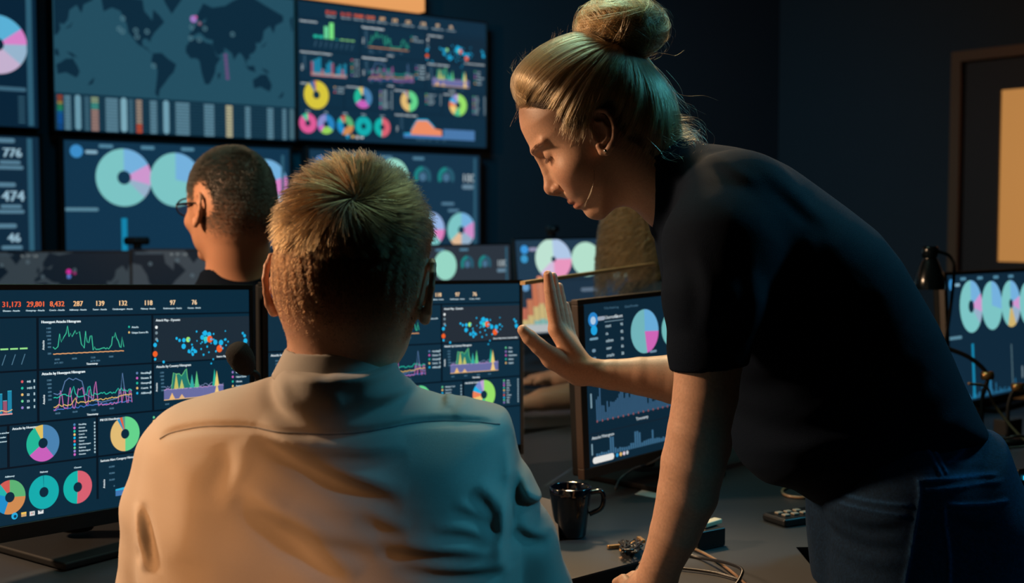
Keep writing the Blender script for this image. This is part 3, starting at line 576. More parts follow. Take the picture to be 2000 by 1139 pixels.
for X0, X1, YY, zt, dr_, bgc, lab in (
                                (-1.93, -1.405, 4.50, 1.132, lambda d: dash_map_small(d, -100, (.58, .24)), (50, 62, 70), 'far monitor with dim map and magenta dot, at the left edge of the back row'),
                                (-1.375, -.84, 4.46, 1.140, lambda d: dash_map_small(d, -150), (54, 64, 72), 'far monitor with dim map, in front of the man in glasses')):
    w_ = X1 - X0; h_ = w_ * .5636; monitor('monitor', (X0 + X1) / 2, YY, zt - h_ / 2, .06, .03, 0, w_, h_, dr_, bgc, lab, group='desk monitors', bz=(.007, .007, .006, .018))
# ------------------------------------------------------------------ glass divider
gm = bpy.data.materials.new('divider_glass'); gm.use_nodes = True; nt = gm.node_tree; nt.nodes.clear()
o_ = nt.nodes.new('ShaderNodeOutputMaterial'); tr = nt.nodes.new('ShaderNodeBsdfTransparent'); tr.inputs[0].default_value = (.93, .94, .95, 1)
gl = nt.nodes.new('ShaderNodeBsdfGlossy'); gl.inputs['Roughness'].default_value = .05; fr = nt.nodes.new('ShaderNodeValue'); fr.outputs[0].default_value = .04
mxs = nt.nodes.new('ShaderNodeMixShader'); nt.links.new(fr.outputs[0], mxs.inputs[0]); nt.links.new(tr.outputs[0], mxs.inputs[1]); nt.links.new(gl.outputs[0], mxs.inputs[2])
df = nt.nodes.new('ShaderNodeBsdfDiffuse'); df.inputs[0].default_value = (.30, .34, .38, 1); mx2 = nt.nodes.new('ShaderNodeMixShader'); mx2.inputs[0].default_value = .06
nt.links.new(mxs.outputs[0], mx2.inputs[1]); nt.links.new(df.outputs[0], mx2.inputs[2]); nt.links.new(mx2.outputs[0], o_.inputs[0])
ga, gb = Vector((.0195, 2.25, 0)), Vector((.375, 3.24, 0)); gd = (gb - ga).normalized(); gl_ = (gb - ga).length
Mg = Matrix(((gd.x, -gd.y, 0, 0), (gd.y, gd.x, 0, 0), (0, 0, 1, 0), (0, 0, 0, 1)))
root = tag(empty('glass_divider', tuple(ga + Vector((0, 0, .731)))), 'upright clear glass desk divider with a warm lit top edge', 'divider')
m = MB(); m.box((0, -.004, 0), (gl_, .004, .400), Mg); m.build('glass_pane', gm, root, smooth=False)
m = MB(); m.box((0, -.005, .400), (gl_, .005, .407), Mg); m.build('top_edge', mat('frosted_edge', (236, 196, 140), .35, spec=.8), root, smooth=False)
m = MB(); m.box((.62, -.02, 0), (.70, .02, .03), Mg); m.build('clamp', metal_grey, root)
# ------------------------------------------------------------------ webcams
def webcam(p, yaw, label, w=.09):
    root = tag(empty('webcam', tuple(p), (0, 0, yaw)), label, 'camera', 'webcams on the far monitors')
    m = MB(); m.tube([(-w/2, 0, .028), (-w/2 + .004, 0, .028), (w/2 - .004, 0, .028), (w/2, 0, .028)], [.008, .0145, .0145, .008], 14); m.build('body', matte_black, root)
    m = MB(); m.tube([(0, -.013, .028), (0, -.018, .028)], .007, 12); m.build('lens', black, root)
    m = MB(); m.box((-.012, -.006, 0), (.012, .02, .016)); m.build('clip', matte_black, root)
webcam((-1.36 + .005, 4.44, 1.147), 0, 'black webcam on the far monitor before the man in glasses'); webcam((.145, 4.44, 1.190), .48, 'small black webcam on the far monitor with hot coloured bars', .05)
# ------------------------------------------------------------------ microphone
mp_ = W(468, 700, 1.72)
root = tag(empty('microphone', (mp_.x - .06, 1.80, .731)), 'black foam capped gooseneck microphone beside the left monitor', 'microphone')
L_ = lambda p: Vector(p) - root.location
m = MB(); a = W(462, 684, 1.70); b = W(483, 722, 1.715); pr = [(0, 0), (.011, .001), (.0165, .007), (.0185, .017), (.0175, .030), (.013, .042), (.007, .048), (0, .049)]
q = (b - a).normalized().to_track_quat('Z', 'Y').to_matrix().to_4x4(); m.lathe(pr, 20, Matrix.Translation(L_(a) - (b - a).normalized() * .008) @ q); m.build('foam_cap', mat('foam', (4, 5, 7), .95, bump=.9, bscale=900), root)
m = MB(); m.tube([Vector(p) for p in spline([L_(b), L_(b + (b - a) * .9), Vector((.01, -.01, .14)), Vector((0, 0, .05)), Vector((0, 0, .012))], 6)], .0045, 8); m.build('gooseneck', matte_black, root)
m = MB(); m.lathe([(0, .016), (.03, .016), (.042, .010), (.045, 0), (0, 0)], 24); m.build('base', black, root)
# ------------------------------------------------------------------ mug
mc = WZ(1114, 1046, .731); mc.z = .7305
root = tag(empty('mug', tuple(mc)), 'glossy black coffee mug standing on the desk', 'mug')
mug_m = mat('mug_glaze', (8, 14, 24), .12, spec=.8)
R0, R1, HH = .0258, .0350, .0830
mp2 = [(0, 0), (R0 - .002, 0), (R0, .003), (R0 + (R1 - R0) * .35, HH * .4), (R1 - .001, HH * .8), (R1, HH - .002), (R1 - .0015, HH), (R1 - .003, HH - .002), (R1 - .004, HH * .8), (R0 + (R1 - R0) * .35 - .003, HH * .4), (R0 - .003, .006), (0, .006)]
m = MB(); m.lathe(mp2, 48); m.build('cup', mug_m, root)
m = MB(); m.tube([Vector(p) for p in spline([(R1 - .003, 0, .072), (.050, 0, .0735), (.0545, 0, .062), (.050, 0, .046), (R1 - .004, 0, .036)], 6)], .0042, 10); m.build('handle', mug_m, root)
m = MB(); m.lathe([(0, .052), (R1 - .006, .052)], 32); m.build('coffee', mat('coffee', (20, 12, 8), .08), root)
# ------------------------------------------------------------------ papers and little things
def flat_box(name, pts, th, m_, label, cat, z=.7305, group=None):
    P = [WZ(x, y, z) for x, y in pts]; c = sum(P, Vector()) / len(P); n = len(P)
    v = [tuple(p - c) for p in P] + [tuple(p - c + Vector((0, 0, th))) for p in P]
    o = mesh(name, v, [tuple(range(n))[::-1], tuple(range(n, 2 * n))] + [(i, (i + 1) % n, (i + 1) % n + n, i + n) for i in range(n)], m_, smooth=False); o.location = c
    return tag(o, label, cat, group)
paper = mat('paper', (176, 178, 176), .8)
flat_box('notepaper', [(1240, 966), (1300, 977), (1330, 962), (1262, 953)], .0006, paper, 'sheet of paper lying on the desk under the slim monitor', 'paper')
pc = WZ(1083, 1050, .731)
root_c = mesh('card', [tuple(WZ(x, y, .7305)) for x, y in ((1058, 1046), (1092, 1056))] + [tuple(WZ(x, y, .7305) + Vector((-.004, .03, .058))) for x, y in ((1092, 1056), (1058, 1046))], [(0, 1, 2, 3)], mat('grey_card', (120, 124, 128), .7), smooth=False)
sm = root_c.modifiers.new('t', 'SOLIDIFY'); sm.thickness = .001; tag(root_c, 'grey card leaning behind the mug', 'card')
# power adapter with a pale top
def local_box(name, c, yaw, lo, hi, m_, parent=None, bev=.003):
    m = MB(); m.box(lo, hi); o = m.build(name, m_, parent, bev); o.location = c; o.rotation_euler = (0, 0, yaw); return o
ac = WZ(1372, 1066, .7305)
root = tag(empty('power_adapter', tuple(ac), (0, 0, .6)), 'black power adapter on the desk with a pale plug on top', 'adapter')
local_box('body', (0, 0, 0), 0, (-.030, -.022, 0), (.030, .022, .030), black, root); local_box('plug', (.014, 0, .0305), .2, (-.02, -.008, 0), (.026, .008, .008), mat('pale_plastic', (214, 200, 170), .4), root, .002)
# mouse like phone
hc = WZ(1562, 1016, .7305)
root = tag(empty('desk_phone', tuple(hc), (0, 0, .5)), 'low dark handset with pale keys on the desk by the shirt hem', 'phone')
local_box('body', (0, 0, 0), 0, (-.06, -.03, 0), (.06, .03, .014), black, root, .005)
for i in range(3):
    for k in range(2): local_box('key', (-.04 + i * .02, -.01 + k * .018, .0145), 0, (-.006, -.005, 0), (.006, .005, .003), mat('key_cap', (150, 140, 126), .5), root, .001)
def cable(pts, r, label, m_, z=.7335, group='loose cables on the desk', name='cable'):
    P = [p if isinstance(p, Vector) else WZ(p[0], p[1], z + (p[2] if len(p) > 2 else 0)) for p in pts]
    o0 = P[0].copy(); m = MB(); m.tube(spline([p - o0 for p in P], 8), r, 8); o = m.build(name, m_); o.location = o0; return tag(o, label, 'cable', group)
cb = mat('cable_black', (28, 26, 26), .35, spec=.6); cg = mat('cable_tan', (150, 120, 92), .3, spec=.6)
cable([(1250, 1100), (1305, 1052), (1348, 1068), (1400, 1095), (1455, 1139), (1480, 1165)], .0022, 'tan cable running from the power adapter past the wrist', cg)
cable([(1330, 1082), (1370, 1090), (1420, 1100, .012), (1448, 1112, .016), (1446, 1128, .01), (1432, 1150)], .0026, 'black cable looping up right of the wrist', cb)
cable([(1326, 1110), (1370, 1115), (1410, 1122), (1450, 1135), (1475, 1150)], .0020, 'thin black cable lying flat right of the wrist', cb)
cable([(1202, 955), (1212, 935, .01), (1240, 915, .03), (1270, 905, .05), (1296, 890, .07)], .0022, 'grey cable hanging behind the slim monitor', mat('cable_grey', (70, 76, 82), .4))
cable([(1575, 952), (1545, 950), (1528, 958), (1536, 968), (1570, 972), (1600, 965)], .0028, 'grey cable coil on the desk behind the handset', cg)
r_ = random.Random(21); tang = []
for i in range(46):
    a = i * 1.9; tang.append((1232 + 26 * math.cos(a) * r_.uniform(.4, 1), 1068 + 17 * math.sin(a * 1.3) * r_.uniform(.4, 1), r_.uniform(0, .014)))
cable([(1194, 1069), (1210, 1068)] + tang, .0017, 'knotted bundle of thin black cable left of the wrist', cb)
for i, (x, y) in enumerate(((1200, 1069), (1222, 1073), (1238, 1062), (1252, 1056))):
    p = WZ(x, y, .7325 + .004 * i); o = local_box('cable_plug', tuple(p), .3 + i * .5, (-.012, -.0035, -.0015), (.012, .0035, .004), mat('brass', (230, 180, 120), .3, .9), None, .001); tag(o, ['bright metal plug tip furthest left in the cable bundle', 'metal plug lying low in the cable bundle', 'metal plug in the middle of the cable bundle', 'metal plug nearest the wrist in the cable bundle'][i], 'plug', 'metal plugs in the cable bundle')
# ------------------------------------------------------------------ desk lamp and equipment at the right
lp = W(1815, 560, 2.95)
root = tag(empty('desk_lamp', (lp.x + .02, 3.05, .7305)), 'black bell shaded desk lamp standing behind the shirt back', 'lamp')
L_ = lambda p: Vector(p) - root.location
sh = mat('lamp_enamel', (12, 20, 26), .18, .3, spec=.8)
m = MB(); T = Matrix.Translation(L_(lp)); m.lathe([(.036, -.006), (.037, .004), (.034, .022), (.026, .046), (.019, .062), (.0165, .068), (.0165, .070), (.019, .071), (.019, .094), (.016, .097), (0, .097)], 32, T); m.lathe([(.034, -.005), (.032, .02), (.022, .048), (0, .06)], 32, T); m.build('lamp_shade', sh, root)
m = MB(); m.tube(spline([L_(lp + Vector((.019, 0, .085))), L_(lp + Vector((.050, 0, .070))), L_(lp + Vector((.062, .01, .02))), Vector((.055, 0, .20)), Vector((.02, 0, .02))], 8), .004, 8); m.build('lamp_arm', matte_black, root)
m = MB(); m.lathe([(0, .022), (.05, .022), (.06, .014), (.062, 0), (0, 0)], 28); m.build('lamp_base', sh, root)
# little mixer box with leds, brackets, cables
bx = WZ(1990, 985, .7305)
root = tag(empty('equipment_box', (1.02, 2.42, .7305), (0, 0, .55)), 'black equipment box with small blue and amber lights', 'equipment')
local_box('case', (0, 0, 0), 0, (-.10, -.06, 0), (.10, .06, .045), black, root)
for i, (x, cc) in enumerate(((-.085, (40, 170, 210)), (-.06, (30, 120, 170)), (-.03, (250, 190, 130)), (.02, (30, 150, 200)))): local_box('indicator_light', (x, -.062, .028), 0, (-.004, -.002, -.004), (.004, .001, .004), mat('led_%d' % i, cc, .3, emit=2.2), root, .001)
def stand_arm(c, pts, label, r=.005):
    root = tag(empty('support_arm', c), label, 'stand', 'support arms on the right desk')
    m = MB(); m.tube(spline([Vector(p) for p in pts], 6), r, 8); m.build('rod', leg_m, root)
    m = MB(); m.lathe([(0, .012), (.035, .012), (.04, 0), (0, 0)], 20); m.build('foot', leg_m, root)
    k = pts[len(pts) // 2]; m = MB(); m.tube([(k[0] - .012, k[1], k[2]), (k[0] + .012, k[1], k[2])], .010, 12); m.build('joint', mat('brass2', (200, 150, 96), .3, .8), root)
stand_arm((1.06, 2.75, .7305), [(0, 0, .01), (0, 0, .12), (.01, .0, .17), (-.03, 0, .21), (-.09, 0, .235)], 'bent black support arm reaching towards the woman back')
stand_arm((1.16, 2.85, .7305), [(0, 0, .01), (0, 0, .09), (.02, .0, .13), (.07, 0, .14)], 'short black support arm beside the monitor at the right edge')
def rc(pts): return [Vector(p) for p in pts]
cable(rc([(.98, 2.62, .90), (1.05, 2.7, .88), (1.09, 2.75, .83), (1.14, 2.7, .76), (1.2, 2.64, .7345), (1.3, 2.6, .7345)]), .003, 'tan cable arching down from behind the woman back', cg, group='cables on the right desk')
cable(rc([(.93, 2.62, .7345), (1.02, 2.64, .76), (1.08, 2.60, .79), (1.14, 2.66, .76), (1.0, 2.70, .7345), (.96, 2.60, .7345), (1.1, 2.66, .74)]), .003, 'dark cable heaped between the arms and the box', cb, group='cables on the right desk')
cable(rc([(1.0, 2.2, .7345), (1.05, 2.25, .734), (1.12, 2.22, .75), (1.2, 2.3, .734), (1.3, 2.25, .734)]), .0028, 'tan cable in front of the equipment box', cg, group='cables on the right desk')
for i, (x, y, h) in enumerate(((1.0, 2.95, .05), (1.10, 3.02, .07), (1.2, 2.95, .04))): tag(local_box('equipment_module', (x, y, .7305), .3 * i, (-.03, -.02, 0), (.03, .02, h), leg_m), ['small dark module nearest the lamp', 'tallest dark module behind the support arms', 'flat dark module under the right monitor'][i], 'equipment', 'small modules on the right desk')
# ------------------------------------------------------------------ smooth solid modelling (signed distance fields, surface nets)
def A3(p): return np.array(p, np.float32)
class Ell:
    def __init__(s, c, r, R=None): s.c = A3(c); s.r = A3(r); s.R = None if R is None else np.array(R, np.float32); s.br = float(max(r))
    def bound(s): return s.c, s.br
    def d(s, P):
        q = P - s.c
        if s.R is not None: q = q @ s.R
        k0 = np.linalg.norm(q / s.r, axis=1); k1 = np.linalg.norm(q / (s.r * s.r), axis=1)
        return np.where(k1 > 1e-6, k0 * (k0 - 1) / np.maximum(k1, 1e-6), -s.r.min())
class Cap:
    "round cone along a polyline segment; flat=(axis, factor) squashes along an axis"
    def __init__(s, a, b, ra, rb=None, sq=None): s.a = A3(a); s.b = A3(b); s.ra = ra; s.rb = ra if rb is None else rb; s.sq = sq
    def bound(s): return (s.a + s.b) / 2, float(np.linalg.norm(s.b - s.a)) / 2 + max(s.ra, s.rb)
    def d(s, P):
        ab = s.b - s.a; q = P - s.a; t = np.clip(q @ ab / max(float(ab @ ab), 1e-9), 0, 1)[:, None]
        v = q - t * ab
        if s.sq is not None:
            ax, k = s.sq; ax = A3(ax); comp = (v @ ax)[:, None]; v = v + ax * comp * (k - 1)
        return np.linalg.norm(v, axis=1) - (s.ra + (s.rb - s.ra) * t[:, 0])
class Poly2D:
    "signed distance to a closed outline, on a blurred grid (XZ plane or any two axes)"
    def __init__(s, pts, h=.003, blur=.008, pad=.12):
        P = np.array(pts, float); s.lo = P.min(0) - pad; hi = P.max(0) + pad; n = np.ceil((hi - s.lo) / h).astype(int) + 1; s.h = h
        gx, gy = np.meshgrid(s.lo[0] + h * np.arange(n[0]), s.lo[1] + h * np.arange(n[1]), indexing='ij')
        D = np.full(gx.shape, 1e9); inside = np.zeros(gx.shape, bool); N = len(P)
        for i in range(N):
            a, b = P[i - 1], P[i]; e = b - a; wx, wy = gx - a[0], gy - a[1]
            t = np.clip((wx * e[0] + wy * e[1]) / max(e @ e, 1e-12), 0, 1); D = np.minimum(D, (wx - t * e[0]) ** 2 + (wy - t * e[1]) ** 2)
            c = ((a[1] > gy) != (b[1] > gy)); xi = (b[0] - a[0]) * (gy - a[1]) / ((b[1] - a[1]) or 1e-9) + a[0]; inside ^= c & (gx < xi)
        D = np.sqrt(D); D[inside] *= -1
        if blur:
            k = max(1, int(3 * blur / h)); ker = np.exp(-.5 * (np.arange(-k, k + 1) * h / blur) ** 2); ker /= ker.sum()
            Dp = np.pad(D, k, mode='edge'); D = sum(ker[i] * Dp[i:i + D.shape[0], k:-k] for i in range(2 * k + 1)); Dp = np.pad(D, ((0, 0), (k, k)), mode='edge'); D = sum(ker[i] * Dp[:, i:i + D.shape[1]] for i in range(2 * k + 1))
        s.D = D.astype(np.float32)
    def at(s, x, y):
        u = np.clip((x - s.lo[0]) / s.h, 0, s.D.shape[0] - 1.001); v = np.clip((y - s.lo[1]) / s.h, 0, s.D.shape[1] - 1.001)
        i, j = u.astype(int), v.astype(int); a, b = u - i, v - j; D = s.D
        return (D[i, j] * (1 - a) + D[i + 1, j] * a) * (1 - b) + (D[i, j + 1] * (1 - a) + D[i + 1, j + 1] * a) * b
class Inflate:
    "an outline in the XZ plane given real thickness: half depth D and edge rounding R may vary with (x,z); yc is the middle"
    def __init__(s, poly, yc, D, R): s.p = poly; s.yc = yc; s.D = D; s.R = R
    def bound(s): return None
    def d(s, P):
        sd = s.p.at(P[:, 0], P[:, 2]); D = s.D(P) if callable(s.D) else s.D; R = s.R(P) if callable(s.R) else s.R; yc = s.yc(P) if callable(s.yc) else s.yc
        k = np.maximum(R / D, 1e-3); q = np.sqrt(np.maximum(sd + R, 0) ** 2 + ((P[:, 1] - yc) * k) ** 2) - R
        return q / np.maximum(k, 1)
def smin(a, b, k):
    if k <= 0: return np.minimum(a, b)
    h = np.maximum(k - np.abs(a - b), 0) / k; return np.minimum(a, b) - h * h * k * .25
def smax(a, b, k): return -smin(-a, -b, k)
class Solid:
    "ops: list of (kind, prim, k) with kind in 'u' union, 's' subtract"
    def __init__(s, ops=None): s.ops = ops or []; s.disp = []
    def u(s, prim, k=.01): s.ops.append(('u', prim, k)); return s
    def s_(s, prim, k=.01): s.ops.append(('s', prim, k)); return s
    def d(s, P):
        P = np.asarray(P, np.float32); out = np.full(len(P), 1e3, np.float32)
        for kind, pr, k in s.ops:
            b = pr.bound()
            if b is None: m = slice(None)
            else:
                r = np.linalg.norm(P - b[0], axis=1); m = r < b[1] + k + .035
                if kind == 'u': far = ~m; out[far] = np.minimum(out[far], np.maximum(r[far] - b[1], k + .01))
                if not m.any(): continue
            v = pr.d(P[m])
            out[m] = smin(out[m], v, k) if kind == 'u' else smax(out[m], -v, k)
        for f in s.disp: out = out - f(P, out)
        return out
def nets(f, lo, hi, h, c=6, lip=1.6):
    "surface nets, evaluated only near the surface"
    lo = np.array(lo, float); hi = np.array(hi, float); nb = np.ceil((hi - lo) / (h * c)).astype(int) + 1; n = nb * c + 1
    bi = np.stack(np.meshgrid(*[np.arange(k) for k in nb], indexing='ij'), -1).reshape(-1, 3)
    ctr = lo + (bi + .5) * c * h; keep = np.abs(f(ctr)) < c * h * .87 * lip + 1e-4
    bi = bi[keep]; val = np.full(tuple(n), np.nan, np.float32)
    off = np.stack(np.meshgrid(*[np.arange(c + 1)] * 3, indexing='ij'), -1).reshape(-1, 3)
    mask = np.zeros(tuple(n), bool)
    for o in off: mask[bi[:, 0] * c + o[0], bi[:, 1] * c + o[1], bi[:, 2] * c + o[2]] = True
    idx = np.argwhere(mask); vals = np.empty(len(idx), np.float32)
    for s in range(0, len(idx), 400000): vals[s:s + 400000] = f(lo + idx[s:s + 400000] * h)
    val[mask] = vals
    a = [val[i:n[0] - 1 + i, j:n[1] - 1 + j, k:n[2] - 1 + k] for i in (0, 1) for j in (0, 1) for k in (0, 1)]
    neg = sum((x < 0).astype(np.int8) for x in a); bad = sum(np.isnan(x).astype(np.int8) for x in a)
    act = (neg > 0) & (neg < 8) & (bad == 0); cell = np.argwhere(act); cid = np.full(act.shape, -1, np.int32); cid[act] = np.arange(len(cell))
    cv = np.stack([x[act] for x in a], -1); pos = np.zeros((len(cell), 3)); cnt = np.zeros(len(cell))
    cor = np.array([(i, j, k) for i in (0, 1) for j in (0, 1) for k in (0, 1)], float)
    for p in range(8):
        for q in range(p + 1, 8):
            if np.abs(cor[p] - cor[q]).sum() != 1: continue
            x, y = cv[:, p], cv[:, q]; m = (x < 0) != (y < 0); t = np.where(m, x / np.where(m, x - y, 1), 0)
            pos[m] += (cor[p] + (cor[q] - cor[p]) * t[:, None])[m]; cnt += m
    V = lo + (cell + pos / cnt[:, None]) * h; Q = []
    for ax in range(3):
        b1, b2 = [(1, 2), (2, 0), (0, 1)][ax]
        sl0 = [slice(0, -1)] * 3; sl1 = [slice(0, -1)] * 3; sl1[ax] = slice(1, None)
        v0 = val; e0 = v0[tuple(slice(0, n[i] - 1) for i in range(3))]; e1 = v0[tuple(slice(1, n[i]) if i == ax else slice(0, n[i] - 1) for i in range(3))]
        cr = ((e0 < 0) != (e1 < 0)) & ~np.isnan(e0) & ~np.isnan(e1); I = np.argwhere(cr); I = I[(I[:, b1] > 0) & (I[:, b2] > 0)]
        if not len(I): continue
        s0 = e0[I[:, 0], I[:, 1], I[:, 2]] < 0
        def cc(d1, d2):
            J = I.copy(); J[:, b1] -= d1; J[:, b2] -= d2; return cid[J[:, 0], J[:, 1], J[:, 2]]
        q = np.stack([cc(1, 1), cc(0, 1), cc(0, 0), cc(1, 0)], -1); q[~s0] = q[~s0][:, ::-1]; Q.append(q[(q >= 0).all(1)])
    return V, np.concatenate(Q)
def set_col(o, cols):
    me = o.data; at = me.color_attributes.new('Col', 'FLOAT_COLOR', 'POINT'); buf = np.ones((len(cols), 4), np.float32); buf[:, :3] = cols; at.data.foreach_set('color', buf.ravel()); me.update()
def hair_obj(name, strands, radii, m, parent=None, rootw=1.0, tipw=.35):
    "strands: list of (n,3) arrays"
    hc = bpy.data.hair_curves.new(name); hc.add_curves([len(s) for s in strands]); P = np.concatenate(strands).astype(np.float32)
    hc.attributes['position'].data.foreach_set('vector', P.ravel())
    r = np.concatenate([rad * np.linspace(rootw, tipw, len(s)) for s, rad in zip(strands, radii)]).astype(np.float32)
    at = hc.attributes.get('radius') or hc.attributes.new('radius', 'FLOAT', 'POINT'); at.data.foreach_set('value', r)
    hc.materials.append(m); o = bpy.data.objects.new(name, hc); C.objects.link(o)
    if parent: o.parent = parent
    return o
def hair_mat(name, cols, rough=.35, coat=0.0):
    "strands: diffuse plus a soft sheen, colour varies from strand to strand"
    m = bpy.data.materials.new(name); m.use_nodes = True; nt = m.node_tree; nt.nodes.clear()
    o = nt.nodes.new('ShaderNodeOutputMaterial'); h = nt.nodes.new('ShaderNodeBsdfHairPrincipled'); h.parametrization = 'COLOR'
    hi = nt.nodes.new('ShaderNodeHairInfo'); r = nt.nodes.new('ShaderNodeValToRGB'); el = r.color_ramp.elements
    el[0].position = 0; el[0].color = (*lin(cols[0]), 1); el[1].position = 1; el[1].color = (*lin(cols[-1]), 1)
    for i, c in enumerate(cols[1:-1]): e = el.new((i + 1) / (len(cols) - 1)); e.color = (*lin(c), 1)
    nt.links.new(hi.outputs['Random'], r.inputs[0]); nt.links.new(r.outputs[0], h.inputs['Color']); h.inputs['Roughness'].default_value = rough; h.inputs['Radial Roughness'].default_value = .5
    nt.links.new(h.outputs[0], o.inputs[0]); return m
def fold(pts, w, hgt, Y, ridge=0.0):
    "a cloth fold along a polyline given where it lies on the cloth; returns displacement f(x,z)"
    P = [W(x, y, Y) for x, y in pts]; Pz = [(p.x, p.z) for p in P]
    pl = [Vector((a, 0, b)) for a, b in Pz]; pl = spline(pl, 5) if len(pl) > 2 else pl; Q = np.array([(p.x, p.z) for p in pl]); L = len(Q) - 1
    def f(x, z):
        best = np.full(x.shape, 1e9); sg = np.zeros(x.shape); tt = np.zeros(x.shape)
        for i in range(L):
            a, e = Q[i], Q[i + 1] - Q[i]; wx, wz = x - a[0], z - a[1]; t0 = (wx * e[0] + wz * e[1]) / max(e @ e, 1e-12); t = np.clip(t0, 0, 1)
            dx, dz = wx - t * e[0], wz - t * e[1]; d = np.hypot(dx, dz); c = np.sign(e[0] * wz - e[1] * wx); m = d < best; best[m] = d[m]; sg[m] = c[m]; tt[m] = ((i + t) / L)[m]
        u = best * sg / w; taper = np.clip(np.sin(np.pi * tt), 0, 1) ** .8 if ridge < .5 else np.clip(np.minimum(tt, 1 - tt) * 12, 0, 1)
        return hgt * taper * ((1 - ridge) * u * np.exp(-u * u) * 1.6 + ridge * np.exp(-u * u))
    return f
# ------------------------------------------------------------------ person 1: the woman leaning on the desk
YW = 1.72
WX = lambda px, py, Y=YW: np.array(W(px, py, Y), float)
O_ = WX(1165, 262); F3 = np.array([-.804, 0, -.595]); D3 = np.array([.595, 0, -.804]); L3 = np.array([0, -1., 0])
def HW(f, up, lat=0.0): return O_ + F3 * f - D3 * up + L3 * lat
def HP(px, py, lat=0.0): return WX(px, py) + L3 * lat
def xz(pts, Y=YW): return [(W(x, y, Y).x, W(x, y, Y).z) for x, y in pts]
def frame_R(f, up, out): return np.stack([np.asarray(f, float), np.asarray(up, float), np.asarray(out, float)], 1)
def add_ear(S, o, f, up, out, s=1.0, k=.004):
    "a real ear: rim, inner fold, hollow, lobe, tragus"
    f, up, out = [np.array(v, float) / np.linalg.norm(v) for v in (f, up, out)]
    p = lambda a, b, c=0.0: o + s * (f * a + up * b + out * (c + .004 + .38 * (.012 - a)))
    S.u(Ell(p(.002, .0, -.012), (.012 * s, .020 * s, .010 * s), frame_R(f, up, out)), .006)
    S.u(Ell(p(-.005, .003, -.003), (.0155 * s, .029 * s, .0038 * s), frame_R(f * .93 - out * .36, up, out * .93 + f * .36)), .006)
    rim = [(.009, .004), (.0115, .014), (.010, .023), (.003, .0305), (-.008, .0325), (-.017, .027), (-.0215, .015), (-.0215, .001), (-.017, -.012), (-.010, -.022), (-.002, -.0285), (.004, -.026), (.006, -.017)]
    for i in range(len(rim) - 1):
        r0 = .0034 if i < 9 else .005; S.u(Cap(p(*rim[i], .0015), p(*rim[i + 1], .0015), r0 * s, (.0034 if i < 8 else .005) * s), .002)
    S.s_(Ell(p(0.0, .0, .0045), (.0085 * s, .0125 * s, .0062 * s), frame_R(f, up, out)), .003)
    S.s_(Ell(p(-.0045, .0215, .0045), (.010 * s, .0045 * s, .0045 * s), frame_R(f, up, out)), .002)
    anti = [(.002, .018), (-.008, .014), (-.0125, .004), (-.010, -.008), (-.001, -.0145)]
    for i in range(len(anti) - 1): S.u(Cap(p(*anti[i], .001), p(*anti[i + 1], .001), .0024 * s, .0026 * s), .002)
    S.u(Ell(p(.0095, -.003, .001), (.0035 * s, .006 * s, .0035 * s), frame_R(f, up, out)), .003)
dn_ = lambda P: (P - O_) @ D3
face_poly = Poly2D(xz([(1013, 215), (1014, 235), (1017, 252), (1025, 269), (1034, 286), (1038.5, 296), (1049, 304), (1060, 314), (1071, 330), (1081, 347), (1090, 362), (1096, 375), (1102, 384), (1109, 391), (1119, 397), (1130, 405), (1136, 408), (1146, 409), (1153, 415), (1161, 424), (1170, 429), (1178, 428), (1189, 418), (1201, 407), (1214, 397), (1232, 372), (1270, 340), (1300, 290), (1308, 230), (1298, 165), (1262, 118), (1205, 92), (1135, 92), (1075, 118), (1033, 160)]), .0015, .0022)
DD = lambda P: np.interp(dn_(P), [-.13, -.10, -.06, -.02, .0, .03, .06, .08, .10, .115], [.050, .066, .073, .0705, .0675, .062, .054, .044, .031, .020]).astype(np.float32)
RR = lambda P: np.interp(dn_(P), [-.12, -.03, .0, .04, .08, .11], [.080, .072, .066, .056, .042, .026]).astype(np.float32)
wb = Solid()
wb.u(Inflate(face_poly, YW, DD, RR), 0)
wb.u(Cap(HP(1232, 322), HP(1330, 386), .047, .052), .022)
wb.u(Cap(HP(1330, 386), HP(1450, 470), .052, .085), .02)
for sd in (1, -1):
    wb.u(Ell(HW(.058, -.022, .040 * sd), (.020, .020, .016)), .03)                       # cheekbone
    wb.s_(Ell(HW(.0845, .016, .029 * sd), (.0135, .0165, .0105), frame_R(F3, L3, -D3)), .012)  # eye socket
    wb.u(Ell(HW(.0655, .0155, .0300 * sd), (.0128, .0128, .0128)), .0035)                # eyelid over the eye
    wb.u(Cap(HW(.0835, .031, .010 * sd), HW(.068, .034, .046 * sd), .0042, .0036), .010)    # brow ridge
    add_ear(wb, HW(-.008, -.001, .0665 * sd) if False else HP(1164, 268, .064 * sd), (-.96, 0, -.278), (-.278, 0, .96), (0, -1 * sd, 0), .93)
# nose
wb.u(Cap(HP(1052, 308), HP(1066, 334), .0045, .0055), .008); wb.u(Cap(HP(1069, 334), HP(1073, 364), .0056, .0070), .006)
wb.u(Ell(HP(1074, 369), (.0072, .0075, .0080)), .006); wb.u(Cap(HP(1085, 350), HP(1092, 368), .009, .010), .012)
for sd in (1, -1):
    wb.u(Ell(HP(1088, 370, .0095 * sd), (.0082, .0062, .0062)), .004)
    wb.s_(Ell(HP(1085, 381.5, .0062 * sd), (.0058, .0026, .0034)), .0015); wb.s_(Ell(HP(1089, 376.5, .0128 * sd), (.0052, .0040, .0024)), .0012)
    wb.s_(Cap(HP(1097, 362, .018 * sd), HP(1100, 372, .019 * sd), .0022), .005)
